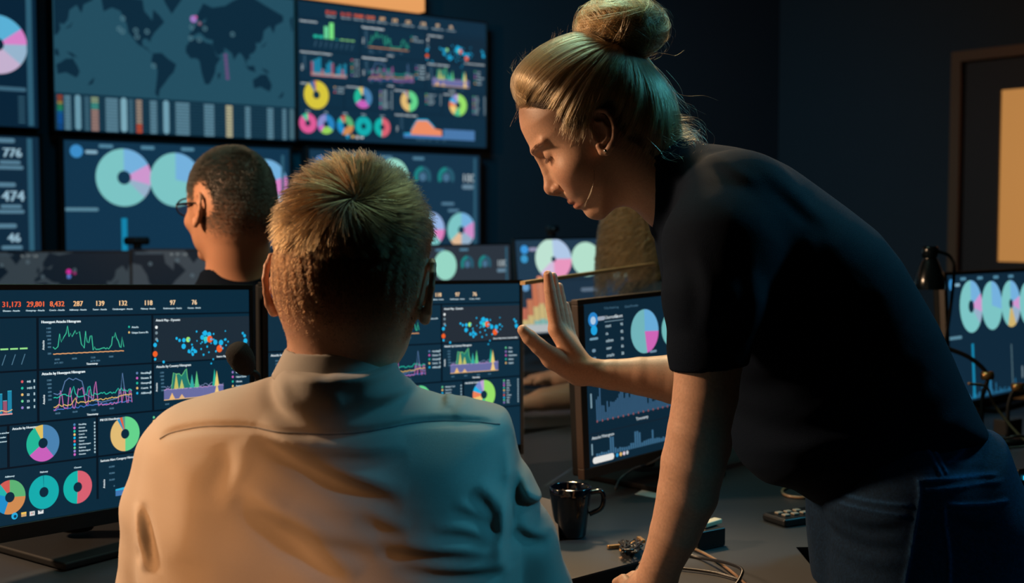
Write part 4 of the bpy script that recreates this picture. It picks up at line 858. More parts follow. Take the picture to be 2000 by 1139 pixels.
# lips
lipU = [HW(.0850 - a, -.0535, b) for a, b in ((.013, -.021), (.0045, -.011), (0.001, -.003), (0.0015, 0), (0.001, .003), (.0045, .011), (.013, .021))]
lipL = [HW(.0812 - a, -.0640, b) for a, b in ((.010, -.019), (.003, -.010), (0, 0), (.003, .010), (.010, .019))]
for i in range(len(lipU) - 1): wb.u(Cap(lipU[i], lipU[i + 1], .0034), .0035)
for i in range(len(lipL) - 1): wb.u(Cap(lipL[i], lipL[i + 1], .0040), .0035)
mouth = [HW(.0865 - a, -.0592, b) for a, b in ((.020, -.024), (.0085, -.012), (.004, 0), (.0085, .012), (.020, .024))]
for i in range(len(mouth) - 1): wb.s_(Cap(mouth[i], mouth[i + 1], .0014), .0012)
wb.u(Ell(HP(1158, 412), (.011, .016, .010)), .012)
# far (right) arm and raised hand
YH = 1.86
def chain(S, pts, rs, k=.008, sq=None):
    for i in range(len(pts) - 1): S.u(Cap(pts[i], pts[i + 1], rs[i], rs[i + 1], sq), k if i == 0 else .003)
H = lambda x, y, dy=0.0: WX(x, y, YH + dy)
chain(wb, [WX(1470, 480, 1.89), WX(1430, 752, 1.87), H(1385, 744), H(1320, 741), H(1250, 735), H(1195, 732), H(1150, 728)], [.06, .047, .044, .0385, .0290, .0232, .0200], .012)
wb.u(Ell(H(1147, 712), (.014, .018, .006)), .012)
palm = [((1086, 643, -.004), .0125), ((1096, 648, .013), .0125), ((1106, 656, .030), .012), ((1117, 668, .045), .011)]
for (x, y, dy), r in palm: wb.u(Cap(H(1138, 722, dy * .4), H(x, y, dy), .0165, r), .010)
wb.u(Cap(H(1128, 730, .0), H(1078, 700, -.018), .0180, .0150), .010)                         # ball of the thumb
FG = [([(1087, 645, -.004), (1079, 601, -.007), (1074, 567, -.008), (1070, 537, -.008)], [.0108, .0098, .0088, .0068]),
      ([(1097, 650, .013), (1089, 603, .014), (1083, 568, .015), (1080, 540, .015)], [.0105, .0096, .0085, .0066]),
      ([(1107, 658, .030), (1100, 616, .034), (1095, 584, .036), (1092, 560, .037)], [.0100, .0090, .0080, .0064]),
      ([(1118, 670, .045), (1112, 638, .052), (1108, 614, .056), (1105, 596, .058)], [.0088, .0078, .0072, .0058])]
for pts, rs in FG:
    P = [H(*p) for p in pts]; wb.u(Cap(P[0], P[1], rs[0], rs[1]), .004); wb.u(Cap(P[1], P[2], rs[1] * 1.02, rs[2]), .0012); wb.u(Cap(P[2], P[3], rs[2] * 1.02, rs[3]), .0012)
TH = [H(1080, 700, -.020), H(1052, 676, -.034), H(1034, 659, -.040), H(1021, 645, -.043)]
wb.u(Cap(TH[0], TH[1], .0150, .0122), .008); wb.u(Cap(TH[1], TH[2], .0122, .0112), .002); wb.u(Cap(TH[2], TH[3], .0114, .0082), .0015)
wb.s_(Ell(H(1067, 527.5, -.013), (.0042, .003, .0055)), .001)                                    # index nail bed
# near (left) arm, braced on the desk
YN = 1.53
Nn = lambda x, y, Y=YN: WX(x, y, Y)
chain(wb, [Nn(1410, 480, 1.57), Nn(1384, 700), Nn(1378, 770), Nn(1364, 845), Nn(1354, 905, 1.535), Nn(1343, 965, 1.54), Nn(1318, 1040, 1.55), Nn(1293, 1100, 1.565), Nn(1284, 1128, 1.575)], [.056, .0425, .0405, .0388, .0405, .0385, .0318, .0262, .0245], .01)
wb.u(Ell(Nn(1408, 868, 1.55), (.012, .016, .018)), .02)                                          # elbow
hd0 = np.array([.185, 1.590, .775])
kn = [(.162, 1.655, .7445), (.176, 1.664, .7455), (.192, 1.668, .7455), (.208, 1.664, .745)]
wr = Nn(1284, 1128, 1.575)
for i, q in enumerate(kn): wb.u(Cap(wr * .55 + np.array(q) * .45, np.array(q), .019, .0125), .012)
wb.u(Cap(wr, (wr * .45 + np.array([.184, 1.625, .75]) * .55), .0245, .021), .012)
tips = [(.148, 1.702, .7400), (.166, 1.722, .7400), (.190, 1.728, .7400), (.214, 1.716, .7395)]
for q, t in zip(kn, tips):
    q, t = np.array(q), np.array(t); m = q * .5 + t * .5 + np.array([0, 0, .008]); wb.u(Cap(q, m, .0105, .0095), .003); wb.u(Cap(m, t, .0095, .0078), .001)
wb.u(Cap(wr * .5 + np.array([.170, 1.62, .75]) * .5, np.array([.150, 1.640, .7445]), .016, .012), .008); wb.u(Cap(np.array([.150, 1.640, .7445]), np.array([.131, 1.668, .7405]), .0115, .0088), .002)
# trunk inside the clothes
wb.u(Cap(HP(1440, 450), HP(1600, 640), .085, .09), .03); wb.u(Cap(HP(1600, 640), HP(1770, 980), .085, .075), .03)
wb.u(Cap(WX(1440, 470, 1.58), WX(1440, 470, 1.86), .05), .03); wb.u(Cap(WX(1775, 1000, 1.64), WX(1730, 1400, 1.64), .075), .03); wb.u(Cap(WX(1775, 1000, 1.80), WX(1715, 1400, 1.82), .075), .03)
person = tag(empty('person', (.62, 1.72, 0)), 'woman with a blond bun and navy shirt leaning on the desk with one palm raised', 'person')
PO = np.array([.62, 1.72, 0])
def merged(name, S, boxes, m, parent, origin, colf=None):
    Vs, Qs, n = [], [], 0
    for lo, hi, h in boxes:
        V, Q = nets(S.d, lo, hi, h); Vs.append(V); Qs.append(Q + n); n += len(V)
    V = np.concatenate(Vs); Q = np.concatenate(Qs); o = mesh_np(name, V - origin, Q, m, parent)
    if colf is not None: set_col(o, colf(V))
    return o, V, Q
SKIN = np.array(lin((204, 160, 134))); 
def paint(V, col, c, s, a=1.0, base=None):
    w = np.exp(-(((V - c) / s) ** 2).sum(1))[:, None] * a; return base * (1 - w) + np.array(lin(col)) * w
def woman_skin(V):
    r = np.random.default_rng(5); c = np.tile(SKIN, (len(V), 1)) * (1 + .05 * r.standard_normal((len(V), 1)))
    for P in lipU: c = paint(V, (160, 84, 74), P, np.array([.006, .006, .006]), .8, c)
    for P in lipL: c = paint(V, (168, 90, 80), P, np.array([.007, .007, .006]), .8, c)
    for sd in (1, -1):
        c = paint(V, (186, 112, 88), HW(.062, -.03, .045 * sd), np.array([.022, .02, .022]), .5, c)
        c = paint(V, (186, 104, 80), HP(1165, 250, .07 * sd), np.array([.02, .02, .025]), .55, c)
        c = paint(V, (120, 74, 58), HW(.077, .013, .030 * sd), np.array([.010, .012, .0035]), .3, c)
    c = paint(V, (196, 120, 96), HP(1074, 369), np.array([.012, .012, .012]), .4, c)
    for pts, rs in FG: c = paint(V, (206, 124, 100), H(*pts[3]), np.array([.012, .012, .012]), .35, c)
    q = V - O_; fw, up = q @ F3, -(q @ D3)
    hairy = 1 / (1 + np.exp(-((-(fw - .060) * .9 + (up - .020) * .55) - .022) / .006)) * (V[:, 2] > 1.29)   # dark brown scalp tint under the combed hair
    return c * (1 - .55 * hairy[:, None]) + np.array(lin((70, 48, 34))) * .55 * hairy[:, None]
skin_m = attr_base(mat('skin', (200, 145, 115), .48, spec=.35, sss=.12, bump=.10, bscale=900))
zb = float(W(0, 1400, YW).z)
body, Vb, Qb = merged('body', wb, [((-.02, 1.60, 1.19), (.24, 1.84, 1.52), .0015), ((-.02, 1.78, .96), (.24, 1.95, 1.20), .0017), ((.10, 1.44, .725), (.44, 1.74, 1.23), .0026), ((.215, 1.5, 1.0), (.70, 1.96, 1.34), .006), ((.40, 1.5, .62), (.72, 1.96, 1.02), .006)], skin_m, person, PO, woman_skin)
# ---- shirt
class HalfSpace:
    def __init__(s, p, n): s.p = A3(p); s.n = A3(n) / np.linalg.norm(n)
    def bound(s): return None
    def d(s, P): return (P - s.p) @ s.n
class Group:
    def __init__(s, S, c, r): s.S = S; s.c = A3(c); s.r = r
    def bound(s): return s.c, s.r
    def d(s, P): return s.S.d(P)
t_ = lambda P: (P - WX(1400, 290)) @ np.array([.634, 0, -.773])
shirt_poly = Poly2D(xz([(1290, 318), (1320, 292), (1350, 282), (1385, 281), (1430, 287), (1480, 299), (1530, 323), (1580, 358), (1640, 402), (1700, 448), (1745, 503), (1780, 562), (1815, 622), (1845, 688), (1870, 750), (1892, 800), (1910, 833), (1906, 850), (1880, 868), (1835, 880), (1800, 915), (1760, 938), (1690, 962), (1640, 978), (1590, 982), (1540, 950), (1485, 938), (1448, 905), (1430, 868), (1418, 800), (1385, 730), (1335, 650), (1300, 570), (1282, 480), (1274, 410), (1278, 350)]), .003, .006)
sh = Solid()
sh.u(Inflate(shirt_poly, YW, lambda P: np.interp(t_(P), [-.06, 0, .05, .10, .18, .32, .45, .58], [.075, .105, .150, .176, .178, .154, .152, .186]).astype(np.float32), lambda P: np.interp(t_(P), [-.05, .03, .12, .4, .5], [.05, .075, .105, .11, .10]).astype(np.float32)), 0)
def sleeve(pts, rs, hem, nrm, c, r):
    S = Solid()
    for i in range(len(pts) - 1): S.u(Cap(pts[i], pts[i + 1], rs[i], rs[i + 1]), .01)
    S.s_(HalfSpace(hem, np.asarray(nrm, float)), .004); return Group(S, c, r)
hemN = Nn(1382, 719)
sh.u(sleeve([WX(1440, 400, 1.60), Nn(1408, 480, 1.555), Nn(1393, 580), Nn(1384, 680), Nn(1382, 760)], [.072, .073, .0625, .0500, .0450], hemN, (-.10, 0, .99), Nn(1395, 560), .22), .025)
sh.s_(Cap(Nn(1384, 704), Nn(1382, 790), .0425), .002)
hemF = WX(1425, 690, 1.87)
sh.u(sleeve([WX(1440, 400, 1.84), WX(1440, 560, 1.88), WX(1430, 720, 1.87)], [.072, .066, .056], hemF, (-.1, 0, .99), WX(1440, 560, 1.88), .24), .025)
sh.s_(Cap(HP(1200, 305), HP(1312, 375), .056, .056), .006)
co = Solid(); co.u(Cap(HP(1262, 340), HP(1345, 380), .0615, .078), 0); co.s_(HalfSpace(HP(1269, 350), (1, 0, .04)), .002); co.s_(Cap(HP(1200, 300), HP(1330, 380), .0565, .060), .002)
co.s_(HalfSpace(HP(1342, 380), (-1, 0, .3)), .004)
sh.u(Group(co, HP(1305, 355), .14), .006)
FW = [fold(p, w, h, 1.56, r) for p, w, h, r in (
    ([(1440, 700), (1500, 640), (1560, 560), (1600, 470)], .018, .004, 0), ([(1445, 760), (1540, 720), (1640, 640), (1700, 560)], .022, .0045, 0), ([(1450, 820), (1560, 830), (1700, 780), (1800, 700)], .022, .0045, 0),
    ([(1500, 905), (1600, 890), (1740, 850), (1850, 770)], .018, .004, 0), ([(1590, 950), (1700, 930), (1800, 880), (1890, 820)], .012, .004, 0), ([(1330, 470), (1350, 560), (1345, 650)], .012, .003, 0), ([(1430, 480), (1440, 580), (1425, 690)], .012, .003, 0), ([(1470, 340), (1540, 390), (1620, 450)], .014, .0028, 0), ([(1380, 300), (1420, 340), (1480, 370)], .012, .003, 0))]
def wdisp(P, out):
    m = (np.abs(out) < .03) & (P[:, 1] < 1.74); r = np.zeros(len(P), np.float32)
    if m.any():
        x, z = P[m, 0], P[m, 2]; v = sum(f(x, z) for f in FW); r[m] = v * np.clip((1.74 - P[m, 1]) / .08, 0, 1)
    return r
sh.disp.append(wdisp)
navy = mat('navy_cotton', (7, 19, 34), .85, spec=.1, bump=.5, bscale=1200)
V, Q = nets(sh.d, (.15, 1.44, .84), (.72, 1.98, 1.38), .0032); mesh_np('shirt', V - PO, Q, navy, person)
# ---- jeans
je = Solid()
jp = Poly2D(xz([(1720, 800), (1830, 842), (1905, 822), (1916, 835), (1932, 880), (1946, 915), (1966, 948), (1974, 985), (1968, 1050), (1955, 1120), (1935, 1230), (1905, 1350), (1640, 1350), (1608, 1250), (1602, 1139), (1604, 1060), (1606, 1010), (1590, 985), (1585, 950), (1620, 860)]), .003, .006)
je.u(Inflate(jp, 1.655, .110, .085), 0); 
jp2 = Poly2D(xz([(1760, 860), (1830, 842), (1905, 822), (1916, 835), (1932, 880), (1946, 915), (1964, 948), (1968, 985), (1962, 1050), (1945, 1139), (1880, 1300), (1650, 1300), (1600, 1139), (1590, 1040), (1590, 985), (1590, 950), (1650, 900)]), .003, .006)
je.u(Inflate(jp2, 1.755, .110, .085), .012)
je.u(Cap(WX(1722, 1020, 1.815), WX(1700, 1500, 1.83), .103, .080), .010); je.u(Cap(WX(1700, 1500, 1.83), np.array([.47, 1.84, .10]), .078, .060), .01)
je.u(Cap(WX(1770, 1250, 1.64), WX(1760, 1560, 1.63), .098, .082), .02); je.u(Cap(WX(1760, 1560, 1.63), np.array([.56, 1.60, .10]), .080, .062), .01)
SEAM = [([(1851, 909), (1895, 896), (1936, 878)], .0022, .0016), ([(1785, 934), (1838, 934), (1900, 932), (1958, 927)], .0026, .0022), ([(1791, 952), (1860, 950), (1964, 938)], .0026, .0016),
        ([(1837, 979), (1838, 1016), (1846, 1079), (1846, 1139), (1845, 1200)], .0024, .0024), ([(1837, 979), (1880, 981), (1930, 979), (1970, 974)], .0024, .0022), ([(1786, 928), (1789, 960), (1775, 1048), (1760, 1139), (1750, 1200)], .0026, .0022),
        ([(1662, 980), (1720, 981), (1777, 982)], .0024, .0020), ([(1655, 997), (1710, 998), (1770, 1003)], .0022, .0014), ([(1819, 871), (1828, 900), (1838, 931)], .0028, .0030), ([(1832, 868), (1841, 898), (1851, 928)], .0028, .0030)]
SF = [fold(p, w, h, 1.56, 1.0) for p, w, h in SEAM]
JF = SF + [fold(p, w, h, 1.56, 0) for p, w, h in (([(1620, 1060), (1690, 1070), (1770, 1062)], .012, .003), ([(1615, 1100), (1700, 1110), (1780, 1100)], .014, .0025), ([(1860, 1010), (1900, 1020), (1950, 1010)], .010, .002), ([(1630, 1020), (1700, 1030), (1760, 1020)], .010, .002), ([(1850, 900), (1880, 915), (1940, 915)], .009, .002))]
def jdisp(P, out):
    m = (np.abs(out) < .03) & (P[:, 1] < 1.70) & (P[:, 2] > .6); r = np.zeros(len(P), np.float32)
    if m.any():
        x, z = P[m, 0], P[m, 2]; r[m] = sum(f(x, z) for f in JF) * np.clip((1.70 - P[m, 1]) / .05, 0, 1)
    return r
je.disp.append(jdisp)
denim = attr_base(mat('denim', (26, 44, 66), .8, spec=.15, bump=.6, bscale=1500))
Vj, Qj = nets(je.d, (.36, 1.5, .60), (.72, 1.97, 1.02), .0026); V2, Q2 = nets(je.d, (.30, 1.48, .03), (.74, 1.98, .6005), .008)
Vj_ = np.concatenate([Vj, V2]); jo = mesh_np('jeans', Vj_ - PO, np.concatenate([Qj, Q2 + len(Vj)]), denim, person)
c = np.tile(np.array(lin((17, 40, 64))), (len(Vj_), 1)); m = Vj_[:, 1] < 1.72; s = np.zeros(len(Vj_)); s[m] = np.clip(sum(f(Vj_[m, 0], Vj_[m, 2]) for f in SF) / .0022, 0, 1); c = c * (1 + 2.2 * s[:, None]); c *= 1 + .18 * rng.standard_normal((len(c), 1)); set_col(jo, c)
for (x, y) in ((.45, 1.85), (.55, 1.60)):
    m = Solid(); m.u(Ell((x - .06 - .62, y - 1.72, .035), (.12, .045, .045)), 0); m.u(Ell((x + .02 - .62, y - 1.72, .05), (.05, .04, .06)), .02); m.s_(HalfSpace((0, 0, .002), (0, 0, 1)), .002)
    V, Q = nets(m.d, (x - .62 - .2, y - 1.72 - .06, -.005), (x - .62 + .1, y - 1.72 + .06, .13), .006); mesh_np('shoe', V, Q, matte_black, person)
# ---- earring, lashes, brow
m = Solid(); m.u(Ell(HP(1175, 301, .0765), (.0030, .0030, .0030)), 0); V, Q = nets(m.d, HP(1175, 301, .0765) - .006, HP(1175, 301, .0765) + .006, .0006); mesh_np('earring', V - PO, Q, mat('silver', (220, 216, 206), .12, 1.0), person)
dark_hair = hair_mat('dark_fine_hair', [(22, 14, 10), (52, 34, 24)])
lash = []; browS = []
for sd in (1, -1):
    ec = HW(.0655, .0155, .0300 * sd)
    for i in range(90):
        a = -1.0 + 2.1 * i / 89; el = -.28 + .05 * rng.standard_normal()
        dv = F3 * math.cos(a) * math.cos(el) + L3 * sd * math.sin(a) * math.cos(el) + D3 * (-math.sin(el)); p0 = ec + dv * .0129
        lash.append(np.stack([p0, p0 + dv * .003 + D3 * .0012, p0 + dv * .0062 + D3 * .0022]) - PO)
    for i in range(170):
        u = rng.uniform(0, 1); b = HW(.0884 - .019 * u ** 1.6, .0300 + .004 * math.sin(u * 2.6) + rng.uniform(-.0022, .0022), (.010 + .038 * u) * sd)
        browS.append(np.stack([b, b + L3 * sd * .004 + F3 * .0004 - D3 * .0018 * (1 - u), b + L3 * sd * .008 - F3 * .0022 - D3 * .001]) - PO)
hair_obj('eyelashes', lash, [.00024] * len(lash), dark_hair, person); hair_obj('eyebrows', browS, [.00013] * len(browS), dark_hair, person)
# ---- hair
hp = Poly2D(xz([(1021, 205), (1008, 192), (998, 168), (1001, 145), (1017, 121), (1047, 95), (1082, 75), (1122, 62), (1150, 62), (1200, 72), (1250, 112), (1288, 142), (1312, 178), (1327, 220), (1331, 255), (1322, 290), (1298, 318), (1272, 316), (1245, 300), (1218, 284), (1203, 262), (1196, 236), (1172, 222), (1150, 232), (1140, 254), (1118, 264), (1092, 252), (1074, 238), (1052, 222), (1034, 214)]), .0015, .002)
skull = Poly2D(xz([(1012, 214), (1001, 190), (996, 166), (1000, 145), (1017, 121), (1047, 95), (1082, 75), (1122, 62), (1150, 62), (1200, 72), (1250, 112), (1288, 142), (1312, 178), (1328, 220), (1332, 262), (1322, 300), (1290, 350), (1200, 400), (1100, 380), (1040, 300)]), .0015, .006)
HR, HD = .074, .0765
def shell_y(x, z, extra=0.0):
    sd = skull.at(np.asarray(x, np.float32), np.asarray(z, np.float32)); q = np.clip((sd + HR) / HR, 0, .998); return (HD + extra) * np.sqrt(1 - q * q)
hs = Solid(); hs.u(Inflate(skull, YW, HD - .0012, HR), 0); cut = Solid(); cut.u(Inflate(hp, YW, .3, .004), 0)
class Inter:
    def __init__(s, A, B, k): s.A, s.B, s.k = A, B, k
    def bound(s): return None
    def d(s, P): return smax(s.A.d(P) + .0012, s.B.d(P), s.k)
hcap = Solid(); hcap.u(Inter(hs, cut, .006), 0); hcap.s_(Cap(HP(1080, 300), HP(1170, 330), .045), .01)
cap_m = mat('hair_base', (60, 44, 30), .6, spec=.3, noise=.25, nscale=160, bump=.8, bscale=500)
V, Q = nets(hcap.d, (-.02, 1.62, 1.28), (.26, 1.82, 1.53), .0022); hair = mesh_np('hair', V - PO, Q, cap_m, person)
blond = hair_mat('blond_hair', [(60, 42, 26), (132, 102, 66), (182, 150, 104), (90, 66, 42), (150, 120, 80), (70, 50, 32)], .3)
hl = spline([Vector((x, y, 0)) for x, y in ((1014, 209), (1034, 212), (1055, 219), (1075, 236), (1095, 252), (1118, 263), (1138, 256), (1149, 234), (1172, 222), (1193, 234), (1203, 262), (1218, 284), (1245, 300), (1272, 316), (1300, 316), (1322, 290), (1330, 255))], 8)
ctl = [Vector((1070, 120, 0)), Vector((1100, 140, 0)), Vector((1130, 165, 0)), Vector((1165, 165, 0)), Vector((1195, 165, 0)), Vector((1245, 205, 0)), Vector((1290, 215, 0)), Vector((1318, 200, 0)), Vector((1328, 195, 0))]
def lerp_list(L, s): s = min(max(s, 0), .9999) * (len(L) - 1); i = int(s); return L[i].lerp(L[i + 1], s - i)
st, rad = [], []
for i in range(9000):
    s = rng.uniform(0, 1); s = s ** .85; h0 = lerp_list(hl, s); cl = round(s * 70) / 70; tgt = Vector((1176 + 78 * s + rng.normal(0, 3), 96 + 14 * s + rng.normal(0, 3), 0)); c1 = lerp_list(ctl, s) + Vector((rng.normal(0, 5), rng.normal(0, 5), 0))
    t0 = rng.uniform(-.02, .45) if rng.random() < .55 else rng.normal(-.01, .06); t1 = min(1.0, t0 + rng.uniform(.5, 1.0)); n = 14; tt = np.linspace(t0, t1, n)
    px = (1 - tt) ** 2 * h0.x + 2 * tt * (1 - tt) * c1.x + tt ** 2 * tgt.x; py = (1 - tt) ** 2 * h0.y + 2 * tt * (1 - tt) * c1.y + tt ** 2 * tgt.y
    wv = rng.exponential(2.2) * np.sin(tt * rng.uniform(3, 8) + rng.uniform(0, 6)) ; px = px + wv; P = np.array([W(a, b, YW) for a, b in zip(px, py)])
    lift = .0004 + rng.exponential(.0012) + .0020 * math.sin(s * 95 + 2 * math.sin(s * 31)) ; yy = shell_y(P[:, 0], P[:, 2], lift) ; side = -1 if rng.random() < .72 else 1
    yy = yy - .0062 * np.clip(1 - (tt - 0) / .30, 0, 1.0) ** 1.5
    P[:, 1] = YW + side * yy; st.append(P - PO); rad.append(rng.uniform(.00022, .00042))
sil = spline([Vector((x, y, 0)) for x, y in ((1019, 203), (1005, 188), (998, 167), (1002, 146), (1018, 123), (1048, 96), (1083, 77), (1122, 65), (1150, 72), (1176, 90))], 8)
for i in range(4200):
    w = 1 - rng.uniform(0, 1) ** 1.3; t0 = rng.uniform(0, .5) if rng.random() < .6 else 0.0; t1 = min(1.0, t0 + rng.uniform(.4, 1.0)); tt = np.linspace(t0, t1, 16)
    a = np.array([((1 - t) ** 2 * 1014 + 2 * t * (1 - t) * 1070 + t * t * 1176, (1 - t) ** 2 * 209 + 2 * t * (1 - t) * 120 + t * t * 96) for t in tt]); b = np.array([tuple(lerp_list(sil, t))[:2] for t in tt])
    jr = np.array([rng.uniform(-7, 9), rng.uniform(-10, 5)]) * (1 - np.clip(tt * 4, 0, 1))[:, None]
    q = a * (1 - w) + b * w + jr + np.sin(tt * 6 + rng.uniform(0, 6))[:, None] * np.array([1.0, 1.0]); P = np.array([W(x, y, YW) for x, y in q])
    P[:, 1] = YW + (-1 if rng.random() < .72 else 1) * shell_y(P[:, 0], P[:, 2], .0006 + rng.exponential(.0011) + .0014 * math.sin(w * 60)); st.append(P - PO); rad.append(rng.uniform(.00022, .00042))
hair_obj('combed_strands', st, rad, blond, hair, .35, .6)
# bun
bc = HP(1214, 54); br = np.array([.0575, .050, .0400])
bn = Solid(); bn.u(Ell(bc, br * .93), 0); bn.u(Ell(HP(1218, 100), (.026, .026, .012)), .012)
V, Q = nets(bn.d, bc - .08, bc + .08, .0026); bun = mesh_np('hair_bun', V - PO, Q, cap_m, person)
st, rad = [], []
for i in range(3600):
    if i % 40 == 0: ax0 = rng.standard_normal(3); off0 = rng.uniform(-.55, .55); a00 = rng.uniform(0, 6.28)
    ax = ax0 + .09 * rng.standard_normal(3); ax[1] *= 1.3; ax /= np.linalg.norm(ax); u = np.cross(ax, [.3, 1, .2]); u /= np.linalg.norm(u); v = np.cross(ax, u); a0 = a00 + rng.normal(0, .3); ln = rng.uniform(1.6, 3.4); a = np.linspace(a0, a0 + ln, 16)
    off = np.clip(off0 + rng.normal(0, .05), -.9, .9); k = math.sqrt(1 - off * off); d = (np.cos(a)[:, None] * u + np.sin(a)[:, None] * v) * k + ax * off; sc = 1.02 + .05 * rng.standard_normal() + .07 * np.sin(a * 2 + (i // 40) * 1.7)[:, None]
    st.append(bc + d * br * sc - PO); rad.append(rng.uniform(.00022, .0004))
hair_obj('coiled_strands', st, rad, blond, bun)
# loose curls at the nape, flyaway hairs, the strand hanging past the mouth
st, rad = [], []
def px_strand(pts, n=7, dy=0.0, r=.00016):
    P = spline([Vector(W(x, y, YW + dy)) for x, y in pts], n); st.append(np.array(P) - PO); rad.append(r)
for i in range(420):
    x0, y0 = 1285 + rng.normal(0, 16), 285 + rng.normal(0, 22); cx, cy = 1325 + rng.normal(0, 12), 282 + rng.normal(0, 16); R_ = rng.uniform(12, 38); a0 = rng.uniform(2.4, 4.2); k = rng.uniform(1.2, 3.6) * (1 if rng.random() < .6 else -1)
    pts = [(x0, y0)] + [(cx + R_ * 1.15 * math.cos(a0 + k * t / 5), cy + R_ * .8 * math.sin(a0 + k * t / 5)) for t in range(6)]; px_strand(pts, 4, rng.normal(-.012, .022), .00017)
for i in range(70):
    x0 = rng.uniform(1000, 1140); y0 = 148 - (x0 - 1000) * .62; px_strand([(x0 + 20, y0 + 20), (x0 + 2, y0 + 2), (x0 - rng.uniform(2, 16), y0 - rng.uniform(4, 16)), (x0 - rng.uniform(-8, 18), y0 - rng.uniform(10, 34))], 5, rng.normal(0, .02), .00009)
for i in range(60):
    a = rng.uniform(-.9, 1.5); x0, y0 = 1214 + 78 * math.cos(a), 54 + 52 * math.sin(a); k = rng.uniform(8, 30); px_strand([(x0 - 12, y0 - 6), (x0 + 2, y0), (x0 + k * math.cos(a + .6), y0 + k * math.sin(a + .6)), (x0 + k * 1.6 * math.cos(a + 1.1), y0 + k * 1.3 * math.sin(a + 1.1))], 5, rng.normal(0, .02), .0001)
for i in range(26):
    x0, y0 = 1290 + rng.uniform(0, 38), 150 + rng.uniform(0, 110); px_strand([(x0 - 10, y0 - 20), (x0 + 8, y0), (x0 + rng.uniform(10, 40), y0 + rng.uniform(5, 30)), (x0 + rng.uniform(10, 60), y0 + rng.uniform(30, 70))], 5, rng.normal(0, .02), .0001)
px_strand([(1300, 175), (1340, 187), (1375, 187), (1402, 196)], 6, -.01, .00012); px_strand([(1258, 98), (1300, 105), (1320, 108), (1336, 98)], 6, 0, .00012)
for i in range(10): px_strand([(1120 + i, 262), (1132 + i * .5, 285 + i), (1150 + i * .6, 306), (1160 + i * .4, 336), (1156 - i * .3, 372), (1146, 392), (1128 + i * 1.5, 408), (1112 + i * 2, 402 + i)], 6, -.064 + .0006 * i, .00007)
for i in range(110):
    x0, y0 = rng.uniform(1095, 1165), 246 + rng.normal(0, 6); px_strand([(x0, y0 - 10), (x0 + rng.normal(2, 3), y0 + 6), (x0 + rng.normal(8, 5), y0 + rng.uniform(12, 34))], 5, -shell_y(*[np.array([v]) for v in (W(x0, y0, YW).x, W(x0, y0, YW).z)])[0] - .001, .00010)
hair_obj('loose_hair', st, rad, blond, person)
# ------------------------------------------------------------------ shared head for the seated people
class Frame:
    "f forward, l to the person's left, u up; o between the ear canals"
    def __init__(s, o, yaw, pitch=0.0, roll=0.0):
        R = Matrix.Rotation(yaw, 3, 'Z') @ Matrix.Rotation(pitch, 3, 'X') @ Matrix.Rotation(roll, 3, 'Y')   # face looks along local +y
        s.o = np.array(o, float); s.f = np.array(R @ Vector((0, 1, 0))); s.l = np.array(R @ Vector((-1, 0, 0))); s.u = np.array(R @ Vector((0, 0, 1)))
    def p(s, f, u, l=0.0): return s.o + s.f * f + s.u * u + s.l * l
    def R(s): return np.stack([s.f, s.l, s.u], 1)
    def loc(s, V): q = V - s.o; return q @ s.f, q @ s.u, q @ s.l
def add_head(S, F_, w=1.0, cran=(.098, .079, .090), jaw=.047):
    R = F_.R(); c = cran
    S.u(Ell(F_.p(-.010, .040), c, R), 0); S.u(Ell(F_.p(-.030, .005), (.070, .068 * w, .060), R), .03)
    S.u(Ell(F_.p(.040, -.010), (.052, .060 * w, .080), R), .03); S.u(Ell(F_.p(.038, -.062), (.048, jaw * w, .044), R), .03); S.u(Ell(F_.p(.080, -.098), (.014, .020, .014), R), .02)
    S.u(Cap(F_.p(.088, .030, -.03), F_.p(.088, .030, .03), .007), .02); S.u(Cap(F_.p(.090, .012), F_.p(.112, -.022), .006, .009), .008); S.u(Ell(F_.p(.108, -.027), (.010, .012, .009), R), .006)
    for sd in (1, -1):
        S.s_(Ell(F_.p(.096, .008, .031 * sd), (.014, .017, .011), R), .012); S.u(Ell(F_.p(.077, .006, .031 * sd), (.013, .013, .013)), .003); S.u(Ell(F_.p(.070, -.025, .042 * sd), (.018, .018, .016), R), .02)
        S.u(Ell(F_.p(.100, -.030, .012 * sd), (.009, .007, .007), R), .004)
    for u_ in (-.058, -.068): S.u(Cap(F_.p(.088, u_, -.018), F_.p(.094, u_, 0), .0042), .004); S.u(Cap(F_.p(.094, u_, 0), F_.p(.088, u_, .018), .0042), .004)
